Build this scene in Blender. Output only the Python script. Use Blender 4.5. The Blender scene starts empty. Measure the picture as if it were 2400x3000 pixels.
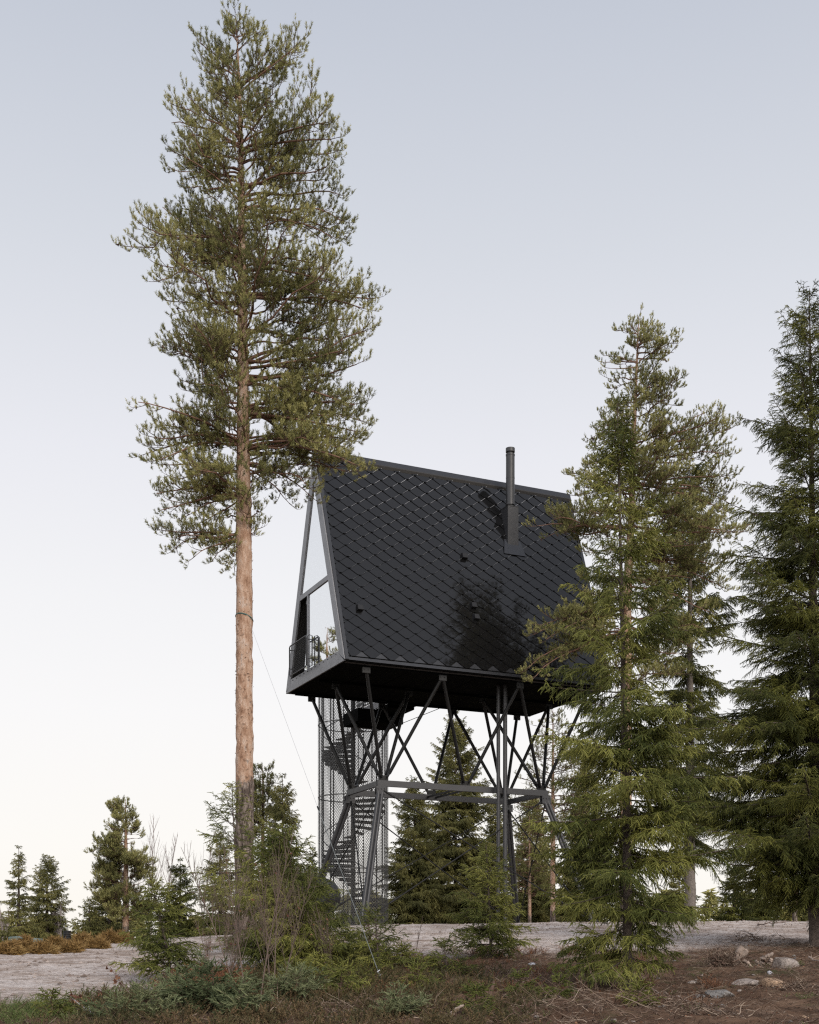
import bpy, math, random
import numpy as np
from mathutils import Vector
SC = bpy.context.scene
COL = SC.collection
rng = np.random.default_rng(7)
random.seed(7)

# ------------------------------------------------------------------ camera, world, sun, exposure
F, HX, HY = 3689.0, 1200.0, 2800.0      # focal length and principal point in photo pixels (2400 x 3000)
cam_d = bpy.data.cameras.new('camera'); cam = bpy.data.objects.new('camera', cam_d); COL.objects.link(cam)
cam.location = (0, 0, 0); cam.rotation_euler = (math.radians(90), 0, 0)
cam_d.sensor_fit = 'HORIZONTAL'; cam_d.sensor_width = 36; cam_d.lens = 36*F/2400
cam_d.shift_x = 0; cam_d.shift_y = (HY-1500)/2400
cam_d.clip_end = 3000; cam_d.clip_start = 0.1
SC.camera = cam
SC.view_settings.view_transform = 'Standard'; SC.view_settings.look = 'None'
SC.view_settings.exposure = 0.0; SC.view_settings.gamma = 1
SC.cycles.max_bounces = 5; SC.cycles.diffuse_bounces = 2; SC.cycles.glossy_bounces = 3
SC.cycles.transmission_bounces = 3; SC.cycles.transparent_max_bounces = 8
SC.cycles.use_denoising = False; SC.cycles.pixel_filter_type = 'BLACKMAN_HARRIS'; SC.cycles.filter_width = 1.25

SUN_EL, SUN_AZ = math.radians(32), math.radians(150)   # azimuth measured clockwise from the view direction
world = bpy.data.worlds.new('World'); SC.world = world; world.use_nodes = True
nt = world.node_tree; nt.nodes.clear()
def wn(t, **k):
    n = nt.nodes.new(t)
    for a, b in k.items(): setattr(n, a, b)
    return n
sky = wn('ShaderNodeTexSky', sky_type='NISHITA', sun_disc=False, sun_elevation=math.radians(12), sun_rotation=SUN_AZ,
         air_density=0.8, dust_density=3.0, ozone_density=2.0, altitude=300)
tc = wn('ShaderNodeTexCoord'); sx = wn('ShaderNodeSeparateXYZ'); ramp = wn('ShaderNodeValToRGB')
nt.links.new(tc.outputs['Generated'], sx.inputs[0]); nt.links.new(sx.outputs['Z'], ramp.inputs['Fac'])
cr = ramp.color_ramp; cr.interpolation = 'LINEAR'
def lin(r, g, b):
    f = lambda c: c/12.92 if c <= .04045 else ((c+.055)/1.055)**2.4
    return (f(r/255), f(g/255), f(b/255), 1)
stops = [(0.0, (253, 247, 238)), (0.08, (252, 249, 244)), (0.186, (248, 247, 247)), (0.27, (242, 242, 244)), (0.366, (232, 233, 239)),
         (0.486, (213, 217, 225)), (0.605, (194, 200, 212)), (1.0, (184, 190, 207))]
while len(cr.elements) < len(stops): cr.elements.new(0.5)
for e, (p, c) in zip(cr.elements, stops): e.position = p; e.color = lin(*c)
bg1 = wn('ShaderNodeBackground'); bg2 = wn('ShaderNodeBackground'); mx = wn('ShaderNodeMixShader'); wo = wn('ShaderNodeOutputWorld')
nt.links.new(sky.outputs[0], bg1.inputs[0]); bg1.inputs[1].default_value = 0.10
nt.links.new(ramp.outputs[0], bg2.inputs[0]); mrw = wn('ShaderNodeMapRange', interpolation_type='SMOOTHSTEP'); nt.links.new(sx.outputs['Y'], mrw.inputs[0])   # sky made brighter behind the camera, added as unseen front fill
for _i, _v in ((1, .15), (2, -.75), (3, 1.03), (4, 2.1)): mrw.inputs[_i].default_value = _v
nt.links.new(mrw.outputs[0], bg2.inputs[1])
mx.inputs[0].default_value = 0.98
nt.links.new(bg1.outputs[0], mx.inputs[1]); nt.links.new(bg2.outputs[0], mx.inputs[2]); nt.links.new(mx.outputs[0], wo.inputs[0])
sd = bpy.data.lights.new('sun', 'SUN'); sd.energy = 2.6; sd.angle = math.radians(35); sd.color = (1.0, 0.90, 0.79)
so = bpy.data.objects.new('sun', sd); COL.objects.link(so)
_d = Vector((math.sin(SUN_AZ)*math.cos(SUN_EL), math.cos(SUN_AZ)*math.cos(SUN_EL), math.sin(SUN_EL)))
so.rotation_euler = _d.to_track_quat('Z', 'Y').to_euler()

# ------------------------------------------------------------------ helpers: tags, meshes, pixels
def tag(o, label=None, cat=None, group=None, kind=None):
    if label: o['label'] = label
    if cat: o['category'] = cat
    if group: o['group'] = group
    if kind: o['kind'] = kind
    return o
def empty(name, loc, label, cat, group=None, rz=0):
    o = bpy.data.objects.new(name, None); COL.objects.link(o); o.location = loc; o.rotation_euler = (0, 0, rz)
    o.empty_display_size = .2
    return tag(o, label, cat, group)
class MB:
    """collects vertices and faces in numpy blocks"""
    def __init__(s): s.v = []; s.f = []; s.m = []; s.a = []; s.n = 0; s.sm = []
    def add(s, v, f, mat=0, var=None, smooth=False):
        v = np.asarray(v, float).reshape(-1, 3); f = np.asarray(f, int)
        s.v.append(v); s.f.append(f + s.n); s.m.append(np.full(len(f), mat)); s.n += len(v)
        s.a.append(np.full(len(f), .5) if var is None else np.broadcast_to(var, (len(f),)).astype(float))
        s.sm.append(np.full(len(f), smooth))
        return s
    def mesh(s, name, mats):
        me = bpy.data.meshes.new(name)
        if not s.v: return me
        V = np.concatenate(s.v)
        tot = np.concatenate([np.full(len(f), f.shape[1]) for f in s.f])
        idx = np.concatenate([f.ravel() for f in s.f])
        me.vertices.add(len(V)); me.vertices.foreach_set('co', V.ravel().astype(np.float32))
        me.loops.add(len(idx)); me.loops.foreach_set('vertex_index', idx.astype(np.int32))
        me.polygons.add(len(tot)); st = np.concatenate([[0], np.cumsum(tot)[:-1]])
        me.polygons.foreach_set('loop_start', st.astype(np.int32)); me.polygons.foreach_set('loop_total', tot.astype(np.int32))
        me.polygons.foreach_set('material_index', np.concatenate(s.m).astype(np.int32))
        me.polygons.foreach_set('use_smooth', np.concatenate(s.sm))
        for m in (mats if isinstance(mats, (list, tuple)) else [mats]): me.materials.append(m)
        at = me.attributes.new('var', 'FLOAT', 'FACE'); at.data.foreach_set('value', np.concatenate(s.a).astype(np.float32))
        me.update(calc_edges=True)
        return me
    def build(s, name, mats, parent=None, loc=(0, 0, 0), rz=0):
        o = bpy.data.objects.new(name, s.mesh(name, mats)); COL.objects.link(o); o.location = loc; o.rotation_euler = (0, 0, rz)
        if parent is not None: o.parent = parent
        return o
    # primitive shapes
    def box8(s, p, mat=0, smooth=False):
        """p: 8 corners, bottom ring 0-3 then top ring 4-7"""
        return s.add(p, [[3, 2, 1, 0], [4, 5, 6, 7], [0, 1, 5, 4], [1, 2, 6, 5], [2, 3, 7, 6], [3, 0, 4, 7]], mat)
    def box(s, x0, x1, y0, y1, z0, z1, mat=0):
        return s.box8([(x0, y0, z0), (x1, y0, z0), (x1, y1, z0), (x0, y1, z0), (x0, y0, z1), (x1, y0, z1), (x1, y1, z1), (x0, y1, z1)], mat)
    def poly(s, pts, rad, sides=6, mat=0, var=None, cap=True, smooth=True):
        """tube along a polyline"""
        pts = np.asarray(pts, float); n = len(pts); rad = np.broadcast_to(rad, (n,)).astype(float)
        t = np.gradient(pts, axis=0); t /= np.linalg.norm(t, axis=1)[:, None] + 1e-9
        ref = np.array([0, 0, 1.]) if abs(t[0][2]) < .9 else np.array([1., 0, 0])
        a = np.cross(t, ref); a /= np.linalg.norm(a, axis=1)[:, None] + 1e-9; b = np.cross(t, a)
        th = np.arange(sides)/sides*2*np.pi
        ring = pts[:, None] + rad[:, None, None]*(np.cos(th)[None, :, None]*a[:, None] + np.sin(th)[None, :, None]*b[:, None])
        i = np.arange(n-1)[:, None]*sides; j = np.arange(sides)[None]; k = (j+1) % sides
        f = np.stack([i+j, i+k, i+sides+k, i+sides+j], -1).reshape(-1, 4)
        s.add(ring.reshape(-1, 3), f, mat, var, smooth)
        if cap and sides > 2:
            for r0, rev in ((ring[0], 1), (ring[-1], 0)):
                s.add(r0, [list(range(sides))[::-1] if rev else list(range(sides))], mat, var)
        return s
    def bar(s, p0, p1, w, h, mat=0, up=(0, 0, 1)):
        """rectangular bar from p0 to p1, w across, h along up"""
        p0 = np.array(p0, float); p1 = np.array(p1, float); t = p1-p0; t /= np.linalg.norm(t)
        a = np.cross(t, up); a /= np.linalg.norm(a); b = np.cross(a, t)
        c = lambda p: [p-a*w/2-b*h/2, p+a*w/2-b*h/2, p+a*w/2+b*h/2, p-a*w/2+b*h/2]
        return s.box8(c(p0)+c(p1), mat)
def gz_slope(D): return -1.6 + 2.5*D/34.0
def ground0(X, D):
    X = np.asarray(X, float); D = np.asarray(D, float)
    s = gz_slope(D)
    p = np.interp(X, [-30, -12, -9.8, -4, -1, 3, 10, 30], [.0, .0, .06, .46, .80, .90, .95, .9])
    k = .12
    h = np.clip(.5 + .5*(p - s)/k/2, 0, 1)
    z = p*(1-h) + s*h - k*2*h*(1-h)*.5
    far = np.clip((D-70)/100, 0, 1)
    return z - far*1.6
def fbm(X, Y, sc, seed=0):
    X = np.asarray(X, float); Y = np.asarray(Y, float); z = 0; a = 1
    r = np.random.default_rng(seed)
    for o in range(4):
        for _ in range(3):
            th = r.uniform(0, 6.28); ph = r.uniform(0, 6.28); fq = 2**o/sc*r.uniform(.8, 1.25)
            z = z + a*np.sin((X*np.cos(th)+Y*np.sin(th))*fq*6.28 + ph)
        a *= .5
    return z/4
def edge_D(X):   # where the forest floor gives way to the bare sandy ground
    return np.interp(X, [-12, -4.8, -3.4, -2.7, -1.2, .6, 4.3, 8, 14], [13.2, 14.0, 15.4, 17.3, 21.3, 22.0, 22.6, 25.3, 27])
def dirt_mask(X, D):
    w = fbm(X, D, 2.2, 3)*.9
    m = np.clip((D + w - edge_D(X))/1.6 + .5, 0, 1)
    back = np.clip((D - np.interp(X, [-14, -9, -5, 0, 14], [24.5, 27, 33, 58, 44]))/2., 0, 1)
    return m*(1-back)
def ground(X, D):
    X = np.asarray(X, float); D = np.asarray(D, float)
    m = dirt_mask(X, D); near = np.clip((60-D)/20, 0, 1)
    rough = fbm(X, D, 3.1, 11)*.05 + fbm(X, D, .9, 12)*.03 + fbm(X, D, .28, 13)*.012
    dr = fbm(X*.6, D, 1.1, 14)*.022 + fbm(X, D, 4.5, 15)*.035
    return ground0(X, D) + near*(rough*(1-m)*1.2 + dr*m)
def P(px, py, D): return np.array([(px-HX)/F*D, D, (HY-py)/F*D])
def gp(px, py=None, D=None):
    """the ground point seen at a photo pixel, or under pixel column px at distance D"""
    if D is None:
        Ds = np.arange(9, 60, .05); X = (px-HX)/F*Ds; g = ground0(X, Ds); y = HY - g/Ds*F
        k = np.argmax(y <= py) if (y <= py).any() else len(Ds)-1
        D = Ds[k]
    X = (px-HX)/F*D
    return np.array([X, D, float(ground(X, D))])

# ------------------------------------------------------------------ materials
def mat_new(name):
    m = bpy.data.materials.new(name); m.use_nodes = True; t = m.node_tree
    return m, t, t.nodes['Principled BSDF'], t.nodes['Material Output']
def nd(t, ty, **k):
    n = t.nodes.new(ty)
    for a, b in k.items():
        if a.startswith('i_'): n.inputs[a[2:].replace('_', ' ')].default_value = b
        else: setattr(n, a, b)
    return n
def rampn(t, src, stops):
    r = nd(t, 'ShaderNodeValToRGB'); e = r.color_ramp.elements
    while len(e) < len(stops): e.new(.5)
    for x, (p, c) in zip(e, stops): x.position = p; x.color = (*c, 1) if len(c) == 3 else c
    t.links.new(src, r.inputs[0]); return r.outputs[0]
def noise(t, scale, detail=6, rough=.6, vec=None, dist=0):
    n = nd(t, 'ShaderNodeTexNoise'); n.inputs['Scale'].default_value = scale; n.inputs['Detail'].default_value = detail
    n.inputs['Roughness'].default_value = rough; n.inputs['Distortion'].default_value = dist
    if vec is None: vec = nd(t, 'ShaderNodeTexCoord').outputs['Object']
    t.links.new(vec, n.inputs['Vector']); return n.outputs['Fac']
def mapping(t, scale, loc=(0, 0, 0)):
    m = nd(t, 'ShaderNodeMapping'); m.inputs['Scale'].default_value = scale; m.inputs['Location'].default_value = loc
    t.links.new(nd(t, 'ShaderNodeTexCoord').outputs['Object'], m.inputs['Vector']); return m.outputs[0]
def bump(t, b, src, strength=.5, dist=.02):
    n = nd(t, 'ShaderNodeBump'); n.inputs['Strength'].default_value = strength; n.inputs['Distance'].default_value = dist
    t.links.new(src, n.inputs['Height']); t.links.new(n.outputs[0], b.inputs['Normal']); return n
def mixc(t, f, a, b):
    n = nd(t, 'ShaderNodeMix', data_type='RGBA')
    for s, v in ((n.inputs[0], f), (n.inputs[6], a), (n.inputs[7], b)):
        if hasattr(v, 'node'): t.links.new(v, s)
        else: s.default_value = v if not isinstance(v, tuple) else ((*v, 1) if len(v) == 3 else v)
    return n.outputs[2]
def m_needles(name, c0, c1, c2, trans=.25):
    m, t, b, o = mat_new(name)
    at = nd(t, 'ShaderNodeAttribute', attribute_name='var')
    c = rampn(t, at.outputs['Fac'], [(0, c0), (.55, c1), (1, c2)])
    t.links.new(c, b.inputs['Base Color']); b.inputs['Roughness'].default_value = .62; b.inputs['Specular IOR Level'].default_value = .25
    tr = nd(t, 'ShaderNodeBsdfTranslucent'); t.links.new(c, tr.inputs[0])
    mx = nd(t, 'ShaderNodeMixShader'); mx.inputs[0].default_value = trans
    t.links.new(b.outputs[0], mx.inputs[1]); t.links.new(tr.outputs[0], mx.inputs[2]); t.links.new(mx.outputs[0], o.inputs[0])
    return m
def m_plain(name, c, rough=.6, metal=0, spec=.5, var=.25, scale=8, bmp=0, c2=None):
    m, t, b, o = mat_new(name)
    n = noise(t, scale, 5)
    c2 = c2 or tuple(x*(1-var) for x in c)
    t.links.new(rampn(t, n, [(.3, c2), (.7, c)]), b.inputs['Base Color'])
    b.inputs['Roughness'].default_value = rough; b.inputs['Metallic'].default_value = metal; b.inputs['Specular IOR Level'].default_value = spec
    if bmp: bump(t, b, noise(t, scale*2.5, 8), bmp, .02)
    return m
M = {}
M['pine'] = m_needles('pine_needles', (.09, .095, .034), (.235, .23, .085), (.45, .415, .17), .26)
M['spruce'] = m_needles('spruce_needles', (.045, .06, .014), (.14, .15, .035), (.30, .29, .075), .2)
M['spruce_dark'] = m_needles('dark_spruce_needles', (.02, .027, .006), (.08, .088, .018), (.20, .195, .042), .15)
M['spruce_far'] = m_needles('far_spruce_needles', (.07, .075, .026), (.175, .17, .058), (.30, .27, .09), .2)
M['juniper'] = m_needles('juniper_needles', (.05, .07, .03), (.13, .155, .075), (.24, .25, .13))
M['rust'] = m_needles('withered_fern', (.10, .045, .022), (.20, .09, .045), (.30, .15, .075))
M['heather'] = m_needles('heather', (.04, .05, .018), (.10, .085, .038), (.20, .13, .07))
M['dryleaf'] = m_needles('dry_leaves', (.07, .03, .02), (.14, .06, .035), (.26, .14, .08))
M['moss'] = m_needles('moss_fibres', (.12, .07, .025), (.27, .165, .06), (.38, .27, .11))
M['grass'] = m_needles('grass_blades', (.06, .10, .02), (.12, .17, .05), (.26, .24, .12))
M['litter'] = m_needles('dead_litter', (.05, .032, .022), (.13, .085, .06), (.30, .235, .18), .05)
def m_pinebark(name, zt, dark=False):
    m, t, b, o = mat_new(name)
    co = nd(t, 'ShaderNodeTexCoord'); s = nd(t, 'ShaderNodeSeparateXYZ'); t.links.new(co.outputs['Object'], s.inputs[0])
    up = rampn(t, noise(t, 9, 8, .7, mapping(t, (1, 1, .35))), [(.30, (.12, .06, .035)), (.42, (.29, .175, .115)), (.55, (.40, .275, .20)), (.68, (.47, .39, .335))])
    low = rampn(t, noise(t, 16, 8, .75, mapping(t, (1, 1, .22))), [(.40, (.018, .013, .010)), (.5, (.11, .085, .07)), (.62, (.26, .215, .185))])
    ma = nd(t, 'ShaderNodeMath', operation='MULTIPLY_ADD'); t.links.new(noise(t, 4.5, 8, .8), ma.inputs[0]); ma.inputs[1].default_value = 2.4
    t.links.new(s.outputs['Z'], ma.inputs[2])
    mr = nd(t, 'ShaderNodeMapRange'); t.links.new(ma.outputs[0], mr.inputs[0]); mr.inputs[1].default_value = zt+1.12; mr.inputs[2].default_value = zt+1.32
    t.links.new(mixc(t, mr.outputs[0], low, up), b.inputs['Base Color'])
    b.inputs['Roughness'].default_value = .85; b.inputs['Specular IOR Level'].default_value = .2
    bump(t, b, noise(t, 22, 8, .7, mapping(t, (1, 1, .3))), .9, .04)
    return m
M['pinebark'] = m_pinebark('pine_bark', 3.3)
M['pinebark_far'] = m_pinebark('reddish_pine_bark', 1.0)
M['twig'] = m_plain('twig_bark', (.11, .065, .045), .85, var=.5, scale=20)
M['limb'] = m_plain('pine_limb_bark', (.22, .12, .08), .85, var=.5, scale=6, bmp=.5)
M['sprucebark'] = m_plain('spruce_bark', (.10, .075, .06), .9, var=.6, scale=14, bmp=.8)
M['sprucebark_grey'] = m_plain('grey_spruce_bark', (.17, .145, .125), .9, var=.55, scale=18, bmp=.8)
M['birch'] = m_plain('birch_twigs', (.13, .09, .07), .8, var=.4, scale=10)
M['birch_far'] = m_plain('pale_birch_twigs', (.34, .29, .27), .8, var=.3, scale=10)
M['deadwood'] = m_plain('weathered_wood', (.36, .28, .23), .85, var=.6, scale=9, bmp=.6)

def m_metal(name, c, rough, spec=.5, metal=0, bmp=0):
    m, t, b, o = mat_new(name)
    n = noise(t, 3, 6, .65)
    t.links.new(rampn(t, n, [(.3, tuple(x*.8 for x in c)), (.7, tuple(x*1.15 for x in c))]), b.inputs['Base Color'])
    r = nd(t, 'ShaderNodeMapRange'); t.links.new(noise(t, 5, 6), r.inputs[0]); r.inputs[3].default_value = rough*.8; r.inputs[4].default_value = rough*1.25
    t.links.new(r.outputs[0], b.inputs['Roughness'])
    b.inputs['Specular IOR Level'].default_value = spec; b.inputs['Metallic'].default_value = metal
    if bmp: bump(t, b, noise(t, 2.2, 3), bmp, .02)
    return m
M['shingle'] = m_metal('black_metal_shingles', (.006, .006, .0062), .055, .43)
M['shingle'].node_tree.nodes['Principled BSDF'].inputs['Specular Tint'].default_value = (1, .965, .92, 1)
M['flashing'] = m_metal('dark_metal_flashing', (.014, .0145, .017), .25, .5)
M['frame'] = m_metal('grey_metal_frame', (.17, .172, .182), .42, .5, .5)
M['steel'] = m_metal('dark_painted_steel', (.007, .007, .007), .45, .25)
M['steel_grey'] = m_metal('grey_painted_steel', (.024, .024, .026), .42, .45)
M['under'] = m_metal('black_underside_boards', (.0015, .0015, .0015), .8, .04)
M['inside'] = m_plain('dark_interior', (.02, .018, .016), .8)
M['galv'] = m_metal('galvanised_steel', (.32, .32, .33), .45, .5, .6)
M['cage'] = m_metal('dark_stretched_metal', (.11, .108, .105), .5, .35)
M['black_plastic'] = m_metal('black_plastic', (.008, .008, .009), .5, .3)
M['green_plastic'] = m_metal('grey_green_plastic', (.09, .13, .12), .5, .3)
M['rope'] = m_plain('green_strap', (.05, .11, .10), .7)
M['white'] = m_plain('white_strap', (.7, .72, .75), .6)
def m_glass():
    m, t, b, o = mat_new('mirrored_window_glass')
    g = nd(t, 'ShaderNodeBsdfGlossy'); g.inputs['Roughness'].default_value = .012; g.inputs['Color'].default_value = (.93, .95, .97, 1)
    d = nd(t, 'ShaderNodeBsdfGlass'); d.inputs['Color'].default_value = (.7, .75, .75, 1); d.inputs['IOR'].default_value = 1.05
    mx = nd(t, 'ShaderNodeMixShader'); mx.inputs[0].default_value = .12
    bn = nd(t, 'ShaderNodeBump'); bn.inputs['Strength'].default_value = .05; bn.inputs['Distance'].default_value = .02
    t.links.new(noise(t, 1.1, 2), bn.inputs['Height']); t.links.new(bn.outputs[0], g.inputs['Normal'])
    t.links.new(g.outputs[0], mx.inputs[1]); t.links.new(d.outputs[0], mx.inputs[2]); t.links.new(mx.outputs[0], o.inputs[0])
    return m
M['glass'] = m_glass()
def m_rock(name, a, b_, sc=5):
    m, t, b, o = mat_new(name)
    n = noise(t, sc, 10, .7); c = rampn(t, n, [(.3, a), (.55, b_), (.75, tuple(min(1, x*1.35) for x in b_))])
    n2 = noise(t, sc*6, 6, .7); c = mixc(t, rampn(t, n2, [(.5, (0, 0, 0)), (.62, (.7, .7, .7))]), c, tuple(x*.45 for x in a))
    t.links.new(c, b.inputs['Base Color']); b.inputs['Roughness'].default_value = .85
    bump(t, b, noise(t, sc*3, 10, .7), .8, .05)
    return m
M['rock'] = m_rock('pinkish_grey_granite', (.12, .10, .09), (.30, .255, .225))
M['rock_pale'] = m_rock('pale_blue_grey_rock', (.22, .22, .24), (.46, .46, .50))
M['rock_tan'] = m_rock('tan_rock', (.16, .10, .06), (.34, .23, .15))
M['rock_grey'] = m_rock('grey_rock', (.08, .075, .07), (.21, .20, .19))

# ------------------------------------------------------------------ plants made from curved stems
UP = np.array([0, 0, 1.])
def nrm(a): return a/(np.linalg.norm(a, axis=-1, keepdims=True)+1e-9)
class Stems:
    """N curved stems: p(t) = p0 + d L t + b L t^2"""
    def __init__(s, p, d, b, L, r):
        s.p = np.atleast_2d(p).astype(float); n = len(s.p)
        s.d = np.broadcast_to(d, (n, 3)).astype(float); s.b = np.broadcast_to(b, (n, 3)).astype(float)
        s.L = np.broadcast_to(L, (n,)).astype(float); s.r = np.broadcast_to(r, (n,)).astype(float)
        s.w = np.zeros((n, 3)); s.q = np.full(n, 7.)
    def at(s, i, t): return s.p[i] + s.d[i]*(s.L[i]*t)[:, None] + s.b[i]*(s.L[i]*t*t)[:, None] + s.w[i]*np.sin(t*s.q[i])[:, None]
    def tan(s, i, t): return nrm(s.d[i] + 2*s.b[i]*t[:, None] + s.w[i]*(s.q[i]/s.L[i]*np.cos(t*s.q[i]))[:, None])
    def __len__(s): return len(s.p)
    @staticmethod
    def cat(*a): return Stems(*(np.concatenate([getattr(x, k) for x in a]) for k in ('p', 'd', 'b', 'L', 'r')))
def sprout(par, r, spacing, t0, t1, ang, L, bend, rad, planar=0., up=0., tip=True, taper=1., nmax=60):
    """children along every stem; L(parentL, t, n) gives lengths; planar 0..1 keeps them in the flat side plane"""
    cnt = np.clip((par.L*(t1-t0)/spacing + r.random(len(par))).astype(int), 0, nmax)
    i = np.repeat(np.arange(len(par)), cnt); n = len(i)
    k = np.arange(n) - np.repeat(np.cumsum(cnt)-cnt, cnt)
    t = t0 + (t1-t0)*(k + r.uniform(.1, .9, n))/np.maximum(cnt[i], 1)
    if tip:
        i = np.concatenate([i, np.arange(len(par))]); t = np.concatenate([t, np.full(len(par), .99)]); k = np.concatenate([k, np.zeros(len(par), int)])
        istip = np.concatenate([np.zeros(n, bool), np.ones(len(par), bool)]); n = len(i)
    else: istip = np.zeros(n, bool)
    T = par.tan(i, t); side = nrm(np.cross(T, UP) + 1e-4); w = nrm(np.cross(side, T))
    sgn = np.where(k % 2 == 0, 1., -1.)
    th = r.uniform(0, 2*np.pi, n); flat = r.random(n) < planar
    th = np.where(flat, np.where(sgn > 0, 0, np.pi) + r.normal(0, .28, n), th)
    rad_dir = side*np.cos(th)[:, None] + w*np.sin(th)[:, None]
    a = np.where(istip, r.uniform(0, .2, n), ang*r.uniform(.75, 1.25, n))
    d = nrm(T*np.cos(a)[:, None] + rad_dir*np.sin(a)[:, None] + UP*up)
    l = L(par.L[i], t, n)*r.uniform(.7, 1.25, n)
    return Stems(par.at(i, t), d, np.broadcast_to(bend, (n, 3)) + r.normal(0, .06, (n, 3)), l, rad*np.ones(n)*(1-(1-taper)*t))
def emit_tubes(mb, st, nseg=2, sides=3, mat=0, tip=.35, var=None, smooth=True):
    n = len(st)
    if n == 0: return
    ts = np.linspace(0, 1, nseg+1); idx = np.arange(n)
    P_ = np.stack([st.at(idx, np.full(n, t)) for t in ts], 1); T = np.stack([st.tan(idx, np.full(n, t)) for t in ts], 1)
    ref = np.where(np.abs(T[:, :1, 2:3]) < .9, np.array([[[0, 0, 1.]]]), np.array([[[1., 0, 0]]]))
    A = nrm(np.cross(T, np.broadcast_to(ref, T.shape))); B = np.cross(T, A)
    R = st.r[:, None]*(1-(1-tip)*ts[None])
    th = np.arange(sides)/sides*2*np.pi
    ring = P_[:, :, None] + R[:, :, None, None]*(np.cos(th)[None, None, :, None]*A[:, :, None] + np.sin(th)[None, None, :, None]*B[:, :, None])
    b0 = (np.arange(n)*(nseg+1)*sides)[:, None, None] + (np.arange(nseg)*sides)[None, :, None]
    j = np.arange(sides)[None, None]; k = (j+1) % sides
    f = np.stack(np.broadcast_arrays(b0+j, b0+k, b0+sides+k, b0+sides+j), -1).reshape(-1, 4)
    mb.add(ring.reshape(-1, 3), f, mat, None if var is None else np.repeat(var, nseg*sides), smooth)
def emit_needles(mb, st, r, per_m, nlen, width, ang, mat=1, t0=0., varc=None, minn=4, spread=.18):
    cnt = np.maximum((st.L*per_m*(1-t0)).astype(int), minn); i = np.repeat(np.arange(len(st)), cnt); n = len(i)
    t = t0 + (1-t0)*r.random(n); T = st.tan(i, t); p = st.at(i, t)
    q = nrm(r.normal(0, 1, (n, 3))); side = nrm(np.cross(T, q)); a = ang*r.uniform(.6, 1.3, n)
    d = T*np.cos(a)[:, None] + side*np.sin(a)[:, None]
    wv = nrm(np.cross(d, r.normal(0, 1, (n, 3))))*(width*r.uniform(.7, 1.3, n))[:, None]/2
    l = nlen*r.uniform(.7, 1.2, n)
    V = np.stack([p-wv, p+wv, p+d*l[:, None]], 1)
    base = r.random(len(st)) if varc is None else varc
    var = np.clip(base[i] + r.normal(0, spread, n), 0, 1)
    mb.add(V.reshape(-1, 3), np.arange(3*n).reshape(-1, 3), mat, var)
def trunk_mesh(mb, pts, rad, r, sides=14, mat=0, rough=.04, n=60):
    pts = np.asarray(pts, float); s = np.linspace(0, 1, len(pts)); u = np.linspace(0, 1, n)
    C = np.stack([np.interp(u, s, pts[:, k]) for k in range(3)], 1); R = np.interp(u, np.linspace(0, 1, len(rad)), rad)
    th = np.arange(sides)/sides*2*np.pi; rr = R[:, None]*(1 + r.normal(0, rough, (n, sides)))
    V = np.stack([C[:, None, 0] + rr*np.cos(th), C[:, None, 1] + rr*np.sin(th), np.broadcast_to(C[:, None, 2], rr.shape)], -1)
    i = np.arange(n-1)[:, None]*sides; j = np.arange(sides)[None]; k = (j+1) % sides
    mb.add(V.reshape(-1, 3), np.stack([i+j, i+k, i+sides+k, i+sides+j], -1).reshape(-1, 4), mat, None, True)

def pine_crown(limbs, r, D, dens=1., t0=.15):
    """foliage sits in flat pads along the outer part of every limb, shoots turned up"""
    s = max(1., (D/26.)**.75)
    l2 = sprout(limbs, r, .115*s/dens, t0, 1., .9, lambda L, t, n: .14 + .25*L*(1.1-t*.8), (0, 0, .10), .009*s, planar=.8, up=.05)
    l2.L = np.clip(l2.L, .14, .75)
    c3 = l2.at(np.arange(len(l2)), np.full(len(l2), .6)); ph = r.uniform(0, 6.28, 6)
    fld = np.sin(c3[:, 0]*2.9+ph[0]) + np.sin(c3[:, 2]*3.6+ph[1]+np.sin(c3[:, 0]*1.3)) + np.sin(c3[:, 1]*2.6+ph[2]) + .8*np.sin(c3[:, 0]*5.7+c3[:, 2]*4.9+ph[3])
    kp = (fld + r.normal(0, .8, len(l2))) > -1.45
    l2 = Stems(l2.p[kp], l2.d[kp], l2.b[kp], l2.L[kp], l2.r[kp])
    l3 = sprout(l2, r, .072*s/dens, .12, 1., .8, lambda L, t, n: .10 + .30*L*(1.1-t), (0, 0, .25), .004*s, planar=.55, up=.22)
    l3.L = np.minimum(l3.L, .30)
    l4 = sprout(l3, r, .065*s/dens, .2, 1., .7, lambda L, t, n: .075*np.ones(n)*s**.6, (0, 0, .25), .003*s, planar=.0, up=.6)
    return l2, l3, l4
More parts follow.
